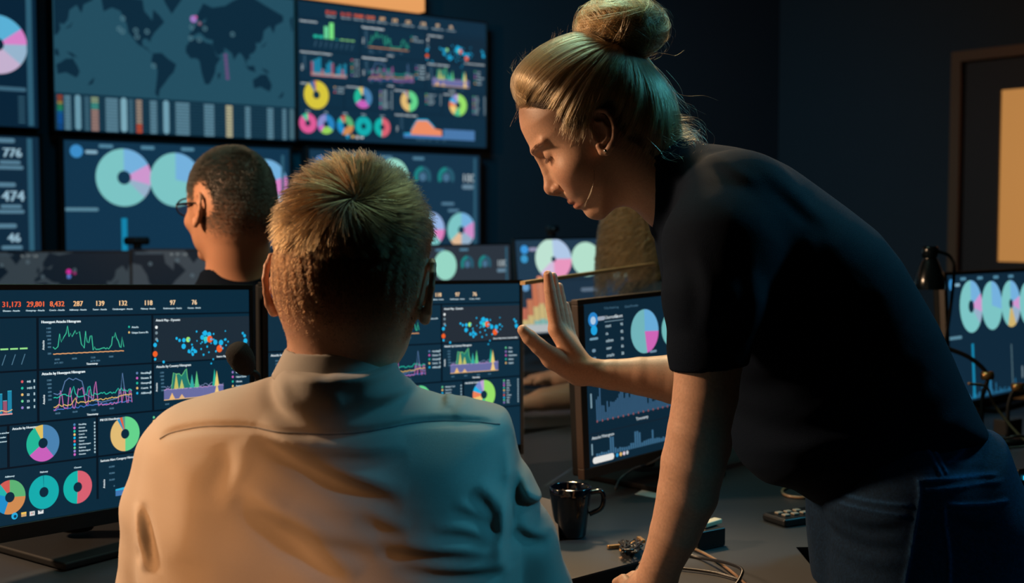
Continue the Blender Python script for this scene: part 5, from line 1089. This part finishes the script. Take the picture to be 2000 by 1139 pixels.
def short_hair(V, Q, F_, whorl, mask, length, n, m, parent, origin, name='hair', rad=.00028, seed=1, swirl=.9, spike=None, sides=1.0):
    "strands grown from the scalp mesh, combed away from the whorl; mask(f,u,l)->0..1; length(f,u,l)->metres"
    r = np.random.default_rng(seed); f, u, l = F_.loc(V); mk = mask(f, u, l)
    a, b, c, d = V[Q[:, 0]], V[Q[:, 1]], V[Q[:, 2]], V[Q[:, 3]]; nrm = np.cross(c - a, d - b); ar = np.linalg.norm(nrm, axis=1); nrm /= np.maximum(ar, 1e-12)[:, None]
    w = ar * mk[Q].mean(1); w /= w.sum(); pick = r.choice(len(Q), n, p=w); uv = r.random((n, 2))[:, :, None]
    P = a[pick] * (1 - uv[:, 0]) * (1 - uv[:, 1]) + b[pick] * uv[:, 0] * (1 - uv[:, 1]) + c[pick] * uv[:, 0] * uv[:, 1] + d[pick] * (1 - uv[:, 0]) * uv[:, 1]; N = nrm[pick]
    away = P - whorl; away -= N * (away * N).sum(1)[:, None]; dist = np.linalg.norm(away, axis=1, keepdims=True); away /= np.maximum(dist, 1e-5); sw = np.cross(N, away)
    T = away + sw * swirl * np.exp(-dist / .05) + .16 * r.standard_normal((n, 3)); 
    k = np.floor(P / .0105).astype(int); hsh = (k[:, 0] * 73856093 ^ k[:, 1] * 19349663 ^ k[:, 2] * 83492791) & 1023; tab = np.random.default_rng(3).standard_normal((1024, 3)); T += tab[hsh] * .20   # tufts lean together
    T -= N * (T * N).sum(1)[:, None]; T /= np.maximum(np.linalg.norm(T, axis=1, keepdims=True), 1e-6)
    fl, ul, ll = F_.loc(P); L = length(fl, ul, ll) * r.uniform(.7, 1.15, n); lift = np.clip(.030 / np.maximum(L, .004), .45, 1.6) if spike is None else spike(fl, ul, ll)
    st = []; ctrk = (k + .5) * .0105
    for i in range(n):
        t = np.linspace(0, 1, 6)[:, None]; g = T[i] * t + N[i] * (t * lift[i] * (1 - .45 * t)); g /= 1.0; q = P[i] + g * L[i] / math.hypot(1, lift[i]) * 1.1
        q = q + (ctrk[i] - P[i]) * t ** 2 * (.62 if L[i] > .016 else .15); st.append(q - origin)
    return hair_obj(name, st, r.uniform(rad * .8, rad * 1.3, n), m, parent)
# ------------------------------------------------------------------ person 2: the blond man seen from behind
YM = 1.38; PM = np.array([-.19, 1.38, 0]); MX = lambda x, y, Y=YM: np.array(W(x, y, Y), float)
man = tag(empty('person', tuple(PM)), 'blond short haired man in a pale shirt seated with his back turned', 'person')
FM = Frame(MX(692, 560, 1.405), -.10, -.10, .045)
mbd = Solid(); add_head(mbd, FM, 1.06, (.100, .0815, .094), .050)
mbd.u(Ell(FM.p(-.030, -.005), (.066, .076, .070), FM.R()), .03)
mbd.u(Cap(FM.p(-.020, -.050), MX(655, 760, 1.370), .0655, .0520), .025); mbd.u(Cap(MX(655, 760, 1.370), MX(652, 860, 1.385), .053, .062), .03)
for sd in (1, -1): add_ear(mbd, FM.p(-.004, -.004, .076 * sd), FM.f * .9 - FM.u * .2, FM.u * .96 + FM.f * .25, FM.l * sd + FM.f * -.35, 1.10)
for sd, xs in ((1, 300), (-1, 960)):
    sh_ = MX(360 if sd > 0 else 918, 915, 1.39); el = MX(318 if sd > 0 else 1062, 1295, 1.463); mbd.u(Cap(MX(660, 880, 1.375), sh_, .055, .045), .03); mbd.u(Cap(sh_, (sh_ + el) / 2 + np.array([0, -.006, 0]), .044, .042), .01); mbd.u(Cap((sh_ + el) / 2 + np.array([0, -.006, 0]), el, .042, .038), .01)
    hd = el + np.array([.10 * sd - .02, .25, .0]); hd[2] = .765; mbd.u(Cap(el, hd, .040, .027), .01)
    dr_h = np.array([.06 * sd, .20, 0]); dr_h /= np.linalg.norm(dr_h); sx = np.array([dr_h[1], -dr_h[0], 0]); hd2 = hd + dr_h * .06 - np.array([0, 0, .010])
    mbd.u(Cap(hd, hd2, .024, .018), .012)
    for k in range(4):
        b0 = hd2 + sx * (-.030 + .020 * k) + dr_h * .015; L_f = (.060, .068, .066, .052)[k]; m0 = b0 + dr_h * L_f * .55 + np.array([0, 0, .008]); e0 = b0 + dr_h * L_f - np.array([0, 0, .006])
        mbd.u(Cap(hd, b0, .016, .0105), .008); mbd.u(Cap(b0, m0, .0095, .0085), .003); mbd.u(Cap(m0, e0, .0085, .0070), .001)
    t0 = hd + sx * (.026 * sd); mbd.u(Cap(hd, t0, .018, .013), .008); mbd.u(Cap(t0, t0 + dr_h * .045 + sx * .016 * sd - np.array([0, 0, .004]), .0115, .0085), .003)
mbd.u(Cap(MX(670, 960, 1.42), np.array([-.19, 1.42, .52]), .12, .12), .05)
for sd in (1, -1): mbd.u(Cap((-.19 - .09 * sd, 1.42, .50), (-.24 - .10 * sd, 1.88, .50), .075, .06), .03); mbd.u(Cap((-.24 - .10 * sd, 1.88, .50), (-.24 - .10 * sd, 1.90, .10), .058, .042), .01)
def hair_region(f, u, l, nape=-.045, temple=.010):
    lim = np.interp(f, [-.12, -.05, -.012, .012, .03, .055, .075, .085], [nape, nape, -.030, .030, .020, .045, .075, .10]); return 1 / (1 + np.exp(-(u - lim) / .006))
def man_skin(V):
    r = np.random.default_rng(8); f, u, l = FM.loc(V); c = np.tile(SKIN * np.array([.95, .84, .78]), (len(V), 1)) * (1 + .06 * r.standard_normal((len(V), 1)))
    h = hair_region(f, u, l, -.040)[:, None]; top = np.clip((u + .035) / .09, 0, 1)[:, None]; hc = np.array(lin((104, 70, 44))) * (1 - top) + np.array(lin((40, 29, 20))) * top
    ear = np.clip((np.abs(l) - .076) / .008, 0, 1)[:, None]; h = h * (1 - ear); return c * (1 - h * (.35 + .5 * top)) + hc * h * (.35 + .5 * top)
skin2 = skin_m
mbody, Vm, Qm = merged('body', mbd, [((-.36, 1.24, 1.02), (.02, 1.58, 1.37), .0022), ((-.62, 1.18, .03), (.30, 2.02, 1.06), .008)], skin2, man, PM, man_skin)
mh = hair_mat('man_hair', [(26, 17, 9), (72, 46, 22), (112, 78, 40), (16, 12, 8), (50, 33, 16)], .35)
whm = FM.p(-.082, .084, -.012)
nh = len([1 for v in Qm]); selq = (Vm[Qm][:, :, 2].mean(1) > 1.08); 
def m_len(f, u, l): return np.interp(u + .25 * np.clip(-f - .05, 0, 1), [-.04, -.01, .02, .045, .065, .09, .13], [.0015, .0025, .004, .009, .024, .038, .040])
def m_mask(f, u, l): return hair_region(f, u, l, -.042) * (np.abs(l) < .083) * np.interp(u, [-.05, -.02, .02], [.35, .75, 1])
mh2 = hair_mat('man_side_hair', [(24, 13, 7), (70, 40, 20), (48, 28, 14), (92, 56, 28)], .45)
SPK = lambda f, u, l: np.interp(u, [-.04, .03, .07, .10, .13], [1.0, .65, .38, .34, .70])
top_w = lambda f, u, l: np.clip((u - .028) / .022, 0, 1)
short_hair(Vm, Qm[selq], FM, whm, lambda f, u, l: m_mask(f, u, l) * top_w(f, u, l), m_len, 17000, mh, man, PM, 'hair', .00030, 4, spike=SPK)
short_hair(Vm, Qm[selq], FM, whm, lambda f, u, l: m_mask(f, u, l) * (1 - top_w(f, u, l)), m_len, 15000, mh2, man, PM, 'side_hair', .00024, 5, spike=SPK)
tuft = []; rt = np.random.default_rng(9)
for k in range(26):       # thick pointed locks around the crown and a few standing tufts on top
    a = rt.uniform(0, 6.28); rr = rt.uniform(.006, .05); base = FM.p(-.080 + .03 * (math.sin(a) > .2) * math.sin(a), .085 + rr * math.sin(a), rr * math.cos(a)); 
    dcen = base - FM.p(-.01, .04); nn = dcen / np.linalg.norm(dcen); base = FM.p(-.01, .04) + nn * .094; aw = base - whm; aw -= nn * (aw @ nn); aw /= np.linalg.norm(aw) + 1e-6
    for i in range(60):
        o = rt.standard_normal(3) * .0035; t = np.linspace(0, 1, 7)[:, None]; Lk = rt.uniform(.022, .034); up = .35 + .5 * (base[2] > FM.p(0, .115)[2])
        tuft.append(base + o * (1 - t * .8) + (aw * t + nn * (t * up - .35 * t * t)) * Lk - PM)
for (x, y, dx, dy) in ((672, 332, 10, -30), (640, 338, -20, -16), (705, 330, 14, -18), (655, 335, -6, -22), (730, 338, 16, -14), (612, 352, -22, -10)):
    b0 = np.array(W(x, y, 1.37)); e0 = np.array(W(x + dx, y + dy, 1.365))
    for i in range(70):
        o = rt.standard_normal(3) * .0045; t = np.linspace(0, 1, 6)[:, None]; tuft.append(b0 + o * (1 - .75 * t) + (e0 - b0) * t * rt.uniform(.6, 1.05) + np.array([0, -.004, 0]) * np.sin(t * 3.1) - PM)
hair_obj('hair_tufts', tuft, [.0003] * len(tuft), mh, man)
# shirt
msp = Poly2D(xz([(566, 660), (560, 716), (520, 738), (486, 751), (448, 762), (395, 776), (340, 790), (303, 812), (283, 850), (272, 895), (258, 950), (252, 1020), (262, 1139), (275, 1320), (1020, 1320), (1035, 1139), (1038, 1040), (1022, 950), (1008, 880), (1002, 835), (992, 798), (965, 793), (925, 786), (880, 778), (835, 768), (800, 752), (772, 738), (776, 716), (770, 660)], 1.36), .004, .009)
ms = Solid()
zt_ = [.70, .85, .95, 1.02, 1.06, 1.09]
ms.u(Inflate(msp, lambda P: np.interp(P[:, 2], [.7, .85, 1.0, 1.05, 1.1], [1.40, 1.395, 1.385, 1.375, 1.36]).astype(np.float32), lambda P: np.interp(P[:, 2], [.70, .85, .95, 1.0, 1.05, 1.10], [.125, .135, .130, .118, .098, .088]).astype(np.float32), lambda P: np.interp(P[:, 2], [.7, .95, 1.02, 1.08], [.13, .12, .085, .062]).astype(np.float32)), 0)
def slv(pts, rs):
    for i in range(len(pts) - 1): ms.u(Cap(pts[i], pts[i + 1], rs[i], rs[i + 1]), .016 if i == 0 else .01)
slv([MX(355, 905, 1.385), MX(335, 1000, 1.39), MX(322, 1150, 1.42), MX(318, 1300, 1.46)], [.052, .055, .054, .053])
slv([MX(922, 905, 1.385), MX(953, 970, 1.385), MX(998, 1060, 1.40), MX(1034, 1160, 1.42), MX(1062, 1290, 1.46)], [.052, .053, .052, .050, .049])
for sd, xs, e in ((1, 318, None), (-1, 1062, None)):
    a = MX(xs, 1290, 1.465); hd = a + np.array([.08 * sd - .02, .19, 0]); hd[2] = .775; ms.u(Cap(a, hd, .052, .034), .02)
FO = [([(488, 846), (530, 868), (585, 898), (670, 936), (730, 958), (790, 978)], .014, .0085, 0), ([(505, 842), (560, 868), (640, 890), (720, 893), (790, 882)], .012, .0045, 0), ([(465, 960), (520, 1000), (580, 1042), (630, 1085), (690, 1139)], .018, .0085, 0), ([(440, 870), (450, 920), (420, 980)], .016, .003, 0),
      ([(508, 743), (522, 775), (550, 805), (620, 842)], .014, .0060, 0), ([(660, 762), (668, 785), (676, 806)], .016, -.0030, 0), ([(672, 808), (720, 800), (780, 785), (850, 763)], .013, .0050, 0), ([(848, 765), (856, 790), (862, 818)], .009, .0055, 0), ([(900, 778), (895, 795), (870, 815)], .010, .003, 0), ([(925, 786), (960, 800), (990, 820)], .010, .003, 0),
      ([(735, 1062), (810, 1078), (895, 1088), (985, 1108)], .012, .006, 0), ([(770, 1100), (860, 1118), (940, 1128), (990, 1132)], .011, .0055, 0), ([(920, 960), (955, 1000), (985, 1080)], .012, .005, 0), ([(840, 1040), (910, 1050), (975, 1085)], .010, .004, 0), ([(880, 990), (930, 1020), (978, 1060)], .009, .003, 0),
      ([(242, 1005), (262, 1060), (282, 1134)], .010, -.009, 0), ([(250, 1100), (240, 1139)], .008, .003, 0), ([(1003, 948), (1022, 1000), (1052, 1026), (1078, 1030)], .010, .0085, 0), ([(1008, 1060), (1040, 1090), (1085, 1105)], .010, .005, 0), ([(1000, 880), (1006, 960), (990, 1060), (985, 1139)], .010, -.007, 0), ([(610, 690), (640, 742), (700, 745)], .01, .001, 0),
      ([(560, 1000), (640, 1050), (740, 1080)], .014, .003, 0), ([(330, 900), (340, 1000), (330, 1100)], .03, .003, 0), ([(700, 1000), (760, 1030), (800, 1040)], .012, .003, 0)]
SEAMF = [([(287, 873), (310, 862), (368, 849), (420, 845), (472, 844), (530, 848), (580, 851), (640, 854), (700, 852), (750, 846), (796, 841), (850, 839), (895, 841), (940, 845), (975, 850)], .0042, -.0036, 1.0)]
YBK = 1.262
FOf = [fold(p, w * .9, h * 1.35, YBK, r) for p, w, h, r in FO]; SEf = [fold(p, w, h, YBK, r) for p, w, h, r in SEAMF]
def mdisp(P, out):
    m = (np.abs(out) < .035) & (P[:, 1] < 1.42); r = np.zeros(len(P), np.float32)
    if m.any():
        x, z = P[m, 0], P[m, 2]; w = np.clip((1.42 - P[m, 1]) / .06, 0, 1); r[m] = (sum(f(x, z) for f in FOf) + sum(f(x, z) for f in SEf)) * w + .0012 * np.sin(x * 47 + z * 31) * np.sin(z * 58 - x * 22) * w
    return r
ms.disp.append(mdisp)
shirt_m = mat('oxford_cotton', (168, 163, 156), .75, spec=.2, noise=.05, nscale=900, bump=.35, bscale=1600, sheen=.1)
ms.s_(Cap(MX(665, 640, 1.38), MX(653, 800, 1.375), .056, .056), .004); ms.s_(HalfSpace((-.195, 1.30, 1.086), (0, .10, -1)), .006)
V1, Q1 = nets(ms.d, (-.70, 1.20, .72), (.30, 1.60, 1.12), .0029); mesh_np('shirt', V1 - PM, Q1, shirt_m, man)
def surf_pt(S, x, z, y0, y1, n=160):
    ys = np.linspace(y0, y1, n); P = np.stack([np.full(n, x), ys, np.full(n, z)], 1); d = S.d(P); i = int(np.argmax(d < 0)); return Vector((x, float(ys[max(i, 0)]) - .0011, z))
sp = spline([Vector(W(x, y, YBK)) for x, y in SEAMF[0][0]], 6); m = MB(); m.tube([surf_pt(ms, p.x, p.z, 1.20, 1.36, 400) + Vector((0, .0006, 0)) - Vector(PM) for p in sp], .0009, 6); m.build('yoke_seam', mat('seam_thread', (96, 100, 106), .8), man)
# collar: a folded band standing round the neck
ca, cb_ = np.array([-.199, 1.368, 1.066]), np.array([-.193, 1.378, 1.110]); axn = (cb_ - ca) / np.linalg.norm(cb_ - ca)
colS = Solid(); colS.u(Cap(ca, cb_, .0700, .0555), 0); colS.s_(Cap(ca, cb_, .0660, .0515), .001)
colS.s_(HalfSpace((-.197, 1.300, 1.071), (0, -.10, 1)), .0015); colS.s_(HalfSpace((-.195, 1.322, 1.1065), (.03, .06, -1)), .0015)
V, Q = nets(colS.d, (-.34, 1.24, 1.03), (-.03, 1.50, 1.16), .0020); mesh_np('collar', V - PM, Q, shirt_m, man)
m = MB(); q = [np.array([-.193, 1.378, 1.112]) + np.array([.0530 * math.cos(a), .0540 * math.sin(a), .006 * math.sin(a)]) - PM for a in np.linspace(0, 2 * math.pi, 40)]; m.tube([Vector(p) for p in q], .0035, 8, False); m.build('undershirt_band', matte_black, man)
tr_m = mat('dark_trousers', (24, 28, 36), .8)
tr = Solid(); tr.u(Cap((-.19, 1.42, .62), (-.19, 1.44, .53), .14, .14), 0)
for sd in (1, -1): tr.u(Cap((-.19 - .09 * sd, 1.42, .52), (-.24 - .10 * sd, 1.88, .51), .090, .072), .03); tr.u(Cap((-.24 - .10 * sd, 1.88, .51), (-.24 - .10 * sd, 1.90, .08), .070, .056), .01); tr.u(Ell((-.24 - .10 * sd, 1.95, .04), (.045, .12, .04)), .01)
V, Q = nets(tr.d, (-.52, 1.25, -.005), (.05, 2.10, .76), .009); mesh_np('trousers', V - PM, Q, tr_m, man)
def chair(x, y, yaw, label, h=.46, arms=False):
    root = tag(empty('office_chair', (x, y, 0), (0, 0, yaw)), label, 'chair', 'office chairs at the desks')
    m = Solid(); m.u(Ell((0, 0, h - .05), (.25, .24, .05)), 0); V, Q = nets(m.d, (-.27, -.26, h - .12), (.27, .26, h + .02), .012); mesh_np('seat', V, Q, tr_m, root)
    m = MB(); m.tube([(0, 0, .10), (0, 0, h - .09)], .028, 14); m.build('column', metal_grey, root)
    for k in range(5):
        a = k * 2 * math.pi / 5; m = MB(); m.tube([(0, 0, .11), (.30 * math.cos(a), .30 * math.sin(a), .075)], [.022, .014], 8); l_ = m.build('leg', matte_black, root); m = MB(); c_, s_ = math.cos(a), math.sin(a); m.tube([(.30 * c_ - .022 * s_, .30 * s_ + .022 * c_, .032), (.30 * c_ + .022 * s_, .30 * s_ - .022 * c_, .032)], .031, 14); m.build('castor', matte_black, l_)
    return root
chair(-.19, 1.43, 0, 'backless office chair under the blond man', .44)
# ------------------------------------------------------------------ person 3: the man in glasses
PB = np.array([-.60, 2.68, 0]); FB = Frame(W(410, 415, 2.66), math.radians(50), .02, 0)
FB.o = np.array(W(447, 412, 2.66)); 
gman = tag(empty('person', tuple(PB)), 'grey haired man in glasses and a dark top looking away to the left', 'person')
gb = Solid(); add_head(gb, FB, 1.0, (.104, .083, .095), .049); gb.u(Ell(FB.p(-.04, -.005), (.070, .072, .065), FB.R()), .03)
gb.u(Cap(FB.p(-.030, -.04), np.array(W(470, 560, 2.70)), .066, .070), .02); gb.u(Cap(np.array(W(470, 560, 2.70)), (-.58, 2.72, .98), .075, .10), .03)
for sd in (1, -1): add_ear(gb, FB.p(-.002, 0, .074 * sd), FB.f, FB.u * .97 - FB.f * .15, FB.l * sd, 1.1)
gb.u(Cap((-.60, 2.72, 1.0), (-.60, 2.70, .55), .12, .13), .05)
for sd in (1, -1):
    a = np.array([-.60, 2.72, 1.0]) + FB.l * sd * .18; el = a + FB.f * .06 + np.array([0, 0, -.28]); gb.u(Cap(a, el, .05, .042), .04); hd = el + FB.f * .22; gb.u(Cap(el, hd, .040, .028), .01)
    sx = FB.l * sd
    gb.u(Cap(hd, hd + FB.f * .08, .026, .018), .012)
    for k in range(4): b0 = hd + FB.f * .075 + sx * (-.027 + .018 * k); gb.u(Cap(b0, b0 + FB.f * (.065, .07, .065, .05)[k] - np.array([0, 0, .02]), .0095, .0075), .004)
    gb.u(Cap(hd + FB.f * .03 - sx * .02, hd + FB.f * .07 - sx * .05, .012, .009), .006)
for sd in (1, -1): a = np.array([-.60, 2.70, .52]) + FB.l * sd * .09; b = a + FB.f * .42; gb.u(Cap(a, b, .08, .065), .03); gb.u(Cap(b, b * [1, 1, 0] + np.array([0, 0, .08]), .06, .045), .01)
def g_skin(V):
    f, u, l = FB.loc(V); c = np.tile(SKIN * np.array([.92, .78, .70]), (len(V), 1)); h = hair_region(f, u, l, -.050)[:, None] * (np.abs(l) < .080)[:, None]
    dk = np.clip((u + .05) / .08, 0, 1)[:, None]; return c * (1 - h * (.3 + .6 * dk)) + np.array(lin((34, 32, 30))) * h * (.3 + .6 * dk)
_, Vg, Qg = merged('body', gb, [((-.90, 2.45, 1.0), (-.35, 2.95, 1.45), .004), ((-1.05, 2.40, .03), (-.20, 3.15, 1.03), .010)], skin2, gman, PB, g_skin)
gh = hair_mat('grey_hair', [(22, 22, 20), (46, 43, 36), (16, 16, 16)], .4); selg = Vg[Qg][:, :, 2].mean(1) > 1.12
short_hair(Vg, Qg[selg], FB, FB.p(-.07, .10, 0), lambda f, u, l: hair_region(f, u, l, -.045) * (np.abs(l) < .081), lambda f, u, l: np.interp(u, [-.04, .03, .08, .13], [.002, .005, .009, .014]), 22000, gh, gman, PB, 'hair', .0005, 6)
gs = Solid(); gs.u(Cap((-.60, 2.72, 1.0), (-.60, 2.70, .58), .135, .15), 0)
for sd in (1, -1): a = np.array([-.60, 2.72, 1.005]) + FB.l * sd * .17; gs.u(Cap((-.59, 2.72, 1.06), a, .075, .070), .05); el = a + FB.f * .06 + np.array([0, 0, -.28]); gs.u(Cap(a, el, .068, .056), .03); gs.u(Cap(el, el + FB.f * .17, .055, .042), .02)
gs.u(Cap(np.array(W(470, 560, 2.70)), np.array(W(462, 518, 2.69)), .088, .077), .03); gs.s_(HalfSpace((-.6, 2.69, 1.151), (.12, 0, -1)), .004)
V, Q = nets(gs.d, (-1.05, 2.40, .45), (-.20, 3.05, 1.20), .009); mesh_np('sweater', V - PB, Q, navy, gman)
gt = Solid()
for sd in (1, -1): a = np.array([-.60, 2.70, .53]) + FB.l * sd * .09; b = a + FB.f * .42; gt.u(Cap(a, b, .10, .078), .03); e = b * [1, 1, 0]; gt.u(Cap(b, e + np.array([0, 0, .08]), .075, .058), .01); gt.u(Ell(e + FB.f * .05 + np.array([0, 0, .04]), (.12, .045, .04), FB.R()), .01)
V, Q = nets(gt.d, (-1.25, 2.35, -.005), (-.15, 3.2, .66), .011); mesh_np('trousers', V - PB, Q, tr_m, gman)
chair(-.60, 2.70, math.radians(62), 'backless office chair under the man in glasses')
gl_f = mat('glasses_frame', (20, 16, 16), .3); m = MB()
for sd in (1, -1):
    m.tube([Vector(FB.p(.104, .012, .060 * sd) - PB), Vector(FB.p(.05, .014, .080 * sd) - PB), Vector(FB.p(.0, .016, .083 * sd) - PB), Vector(FB.p(-.012, .004, .082 * sd) - PB), Vector(FB.p(-.022, -.016, .080 * sd) - PB)], .0024, 8)
    m.tube([Vector(FB.p(.106, .006 + .019 * math.sin(a), .033 * sd + .026 * math.cos(a)) - PB) for a in np.linspace(0, 6.283, 24)], .0018, 6, False)
m.tube([Vector(FB.p(.107, .010, -.009) - PB), Vector(FB.p(.110, .013, 0) - PB), Vector(FB.p(.107, .010, .009) - PB)], .0018, 6)
gx = m.build('glasses', gl_f, gman)
lm_ = MB()
for sd in (1, -1): q = [tuple(FB.p(.106, .006 + .018 * math.sin(a), .033 * sd + .025 * math.cos(a)) - PB) for a in np.linspace(0, 6.283, 24, endpoint=False)]; lm_.add(q, [tuple(range(24))])
lm_.build('lens', gm, gx)
# ------------------------------------------------------------------ person 4: the curly haired woman beyond the divider
PC = np.array([.40, 3.62, 0]); FC = Frame(W(1236, 462, 3.62), math.radians(35), .05, 0)
cw = tag(empty('person', tuple(PC)), 'person with curly light brown hair seated beyond the glass divider, forearm on the desk', 'person')
cs = Solid(); add_head(cs, FC, .95, (.094, .074, .086), .043); cs.u(Cap(FC.p(-.03, -.04), (PC[0] + .02, 3.62, 1.04), .052, .060), .02)
for sd in (1, -1): add_ear(cs, FC.p(0, 0, .070 * sd), FC.f, FC.u, FC.l * sd, 1.0)
cs.u(Cap((.42, 3.62, .98), (.44, 3.62, .55), .10, .12), .05)
aR = np.array(W(1330, 640, 3.45)); el = np.array(W(1180, 782, 3.32)); wr2 = np.array(W(1060, 785, 3.28)); el[2] = .785; wr2[2] = .768
cs.u(Cap((.42, 3.50, .98), (.36, 3.40, .86), .05, .045), .04); cs.u(Cap((.36, 3.40, .86), el, .045, .043), .01); cs.u(Cap(el, wr2, .0425, .031), .006)
fd = (wr2 - el); fd /= np.linalg.norm(fd); sx = np.array([fd[1], -fd[0], 0]); cs.u(Cap(wr2, wr2 + fd * .07 - np.array([0, 0, .008]), .027, .020), .01)
for k in range(4): b0 = wr2 + fd * .07 + sx * (-.027 + .018 * k) - np.array([0, 0, .010]); cs.u(Cap(b0, b0 + fd * (.07, .075, .07, .055)[k] - np.array([0, 0, .014]), .010, .008), .004)
cs.u(Cap(wr2 + fd * .02, wr2 + fd * .06 + sx * .045 - np.array([0, 0, .012]), .014, .010), .006)
el2 = np.array([.34, 3.80, .80]); cs.u(Cap((.42, 3.74, .98), el2, .05, .042), .04); w2 = el2 + np.array([-.2, -.03, -.035]); cs.u(Cap(el2, w2, .04, .028), .01); cs.u(Cap(w2, w2 + np.array([-.08, 0, -.008]), .026, .018), .01)
for k in range(4): b0 = w2 + np.array([-.08, -.027 + .018 * k, -.01]); cs.u(Cap(b0, b0 + np.array([-.065, 0, -.008]), .0095, .0075), .004)
cs.u(Cap(w2 + np.array([-.03, -.02, 0]), w2 + np.array([-.07, -.05, -.01]), .012, .009), .006)
for sd in (1, -1): a = np.array([.44, 3.62 + .09 * sd, .52]); b = a + np.array([-.40, 0, .0]); cs.u(Cap(a, b, .08, .065), .03); cs.u(Cap(b, b * [1, 1, 0] + np.array([0, 0, .08]), .06, .045), .01)
def c_skin(V): 
    f, u, l = FC.loc(V); c = np.tile(SKIN, (len(V), 1)); h = hair_region(f, u, l, -.05)[:, None]; return c * (1 - h * .8) + np.array(lin((96, 74, 50))) * .8 * h
_, Vc, Qc = merged('body', cs, [((.10, 3.42, 1.05), (.50, 3.82, 1.42), .005), ((-.12, 3.2, .03), (.62, 3.95, 1.06), .009)], skin2, cw, PC, c_skin)
ch = hair_mat('curly_hair', [(44, 38, 26), (140, 120, 84), (56, 48, 34), (190, 166, 122)], .4); st = []
for i in range(3600):
    a = rng.uniform(0, 6.28); ph = rng.uniform(-.1, 1.5); d = FC.l * math.cos(a) * math.cos(ph) + FC.f * math.sin(a) * math.cos(ph) + FC.u * math.sin(ph)
    if d @ FC.f > .80 and ph < .75: continue
    b0 = FC.p(-.01, .03) + d * np.array([.092, .092, .098]); ln = rng.uniform(.12, .24); t = np.linspace(0, 1, 22)[:, None]; out = d * [1, 1, .2]; out /= np.linalg.norm(out) + 1e-6
    path = b0 + out * .022 * np.sqrt(t) + np.array([0, 0, -1.0]) * ln * t ** 1.2; s1 = np.cross(out, [0, 0, 1]); r_c = rng.uniform(.006, .012); w_ = rng.uniform(18, 34); p0 = rng.uniform(0, 6)
    path = path + s1 * r_c * np.sin(t * w_ + p0) + out * r_c * np.cos(t * w_ + p0); st.append(path - PC)
hair_obj('curly_hair', st, [.0007] * len(st), ch, cw, 1, .6)
ct = Solid(); ct.u(Cap((.42, 3.62, .985), (.44, 3.62, .58), .115, .135), 0); ct.u(Cap((.42, 3.47, 1.0), (.42, 3.77, 1.0), .072, .072), .05); ct.u(Cap((.42, 3.48, .98), (.36, 3.40, .88), .068, .060), .02); ct.u(Cap((.36, 3.40, .88), (.35, 3.38, .86), .060, .058), .02); ct.u(Cap((.42, 3.76, .98), (.38, 3.79, .87), .068, .060), .02)
V, Q = nets(ct.d, (.20, 3.25, .42), (.62, 3.95, 1.12), .008); mesh_np('top', V - PC, Q, mat('teal_top', (20, 44, 60), .8), cw)
ctr = Solid()
for sd in (1, -1): a = np.array([.44, 3.62 + .09 * sd, .53]); b = a + np.array([-.40, 0, 0]); ctr.u(Cap(a, b, .10, .078), .03); e = b * [1, 1, 0]; ctr.u(Cap(b, e + np.array([0, 0, .08]), .075, .058), .01); ctr.u(Ell(e + np.array([-.04, 0, .04]), (.12, .045, .04)), .01)
V, Q = nets(ctr.d, (-.16, 3.4, -.005), (.62, 3.84, .66), .011); mesh_np('trousers', V - PC, Q, tr_m, cw)
chair(.44, 3.62, math.radians(90), 'backless office chair under the curly haired person')
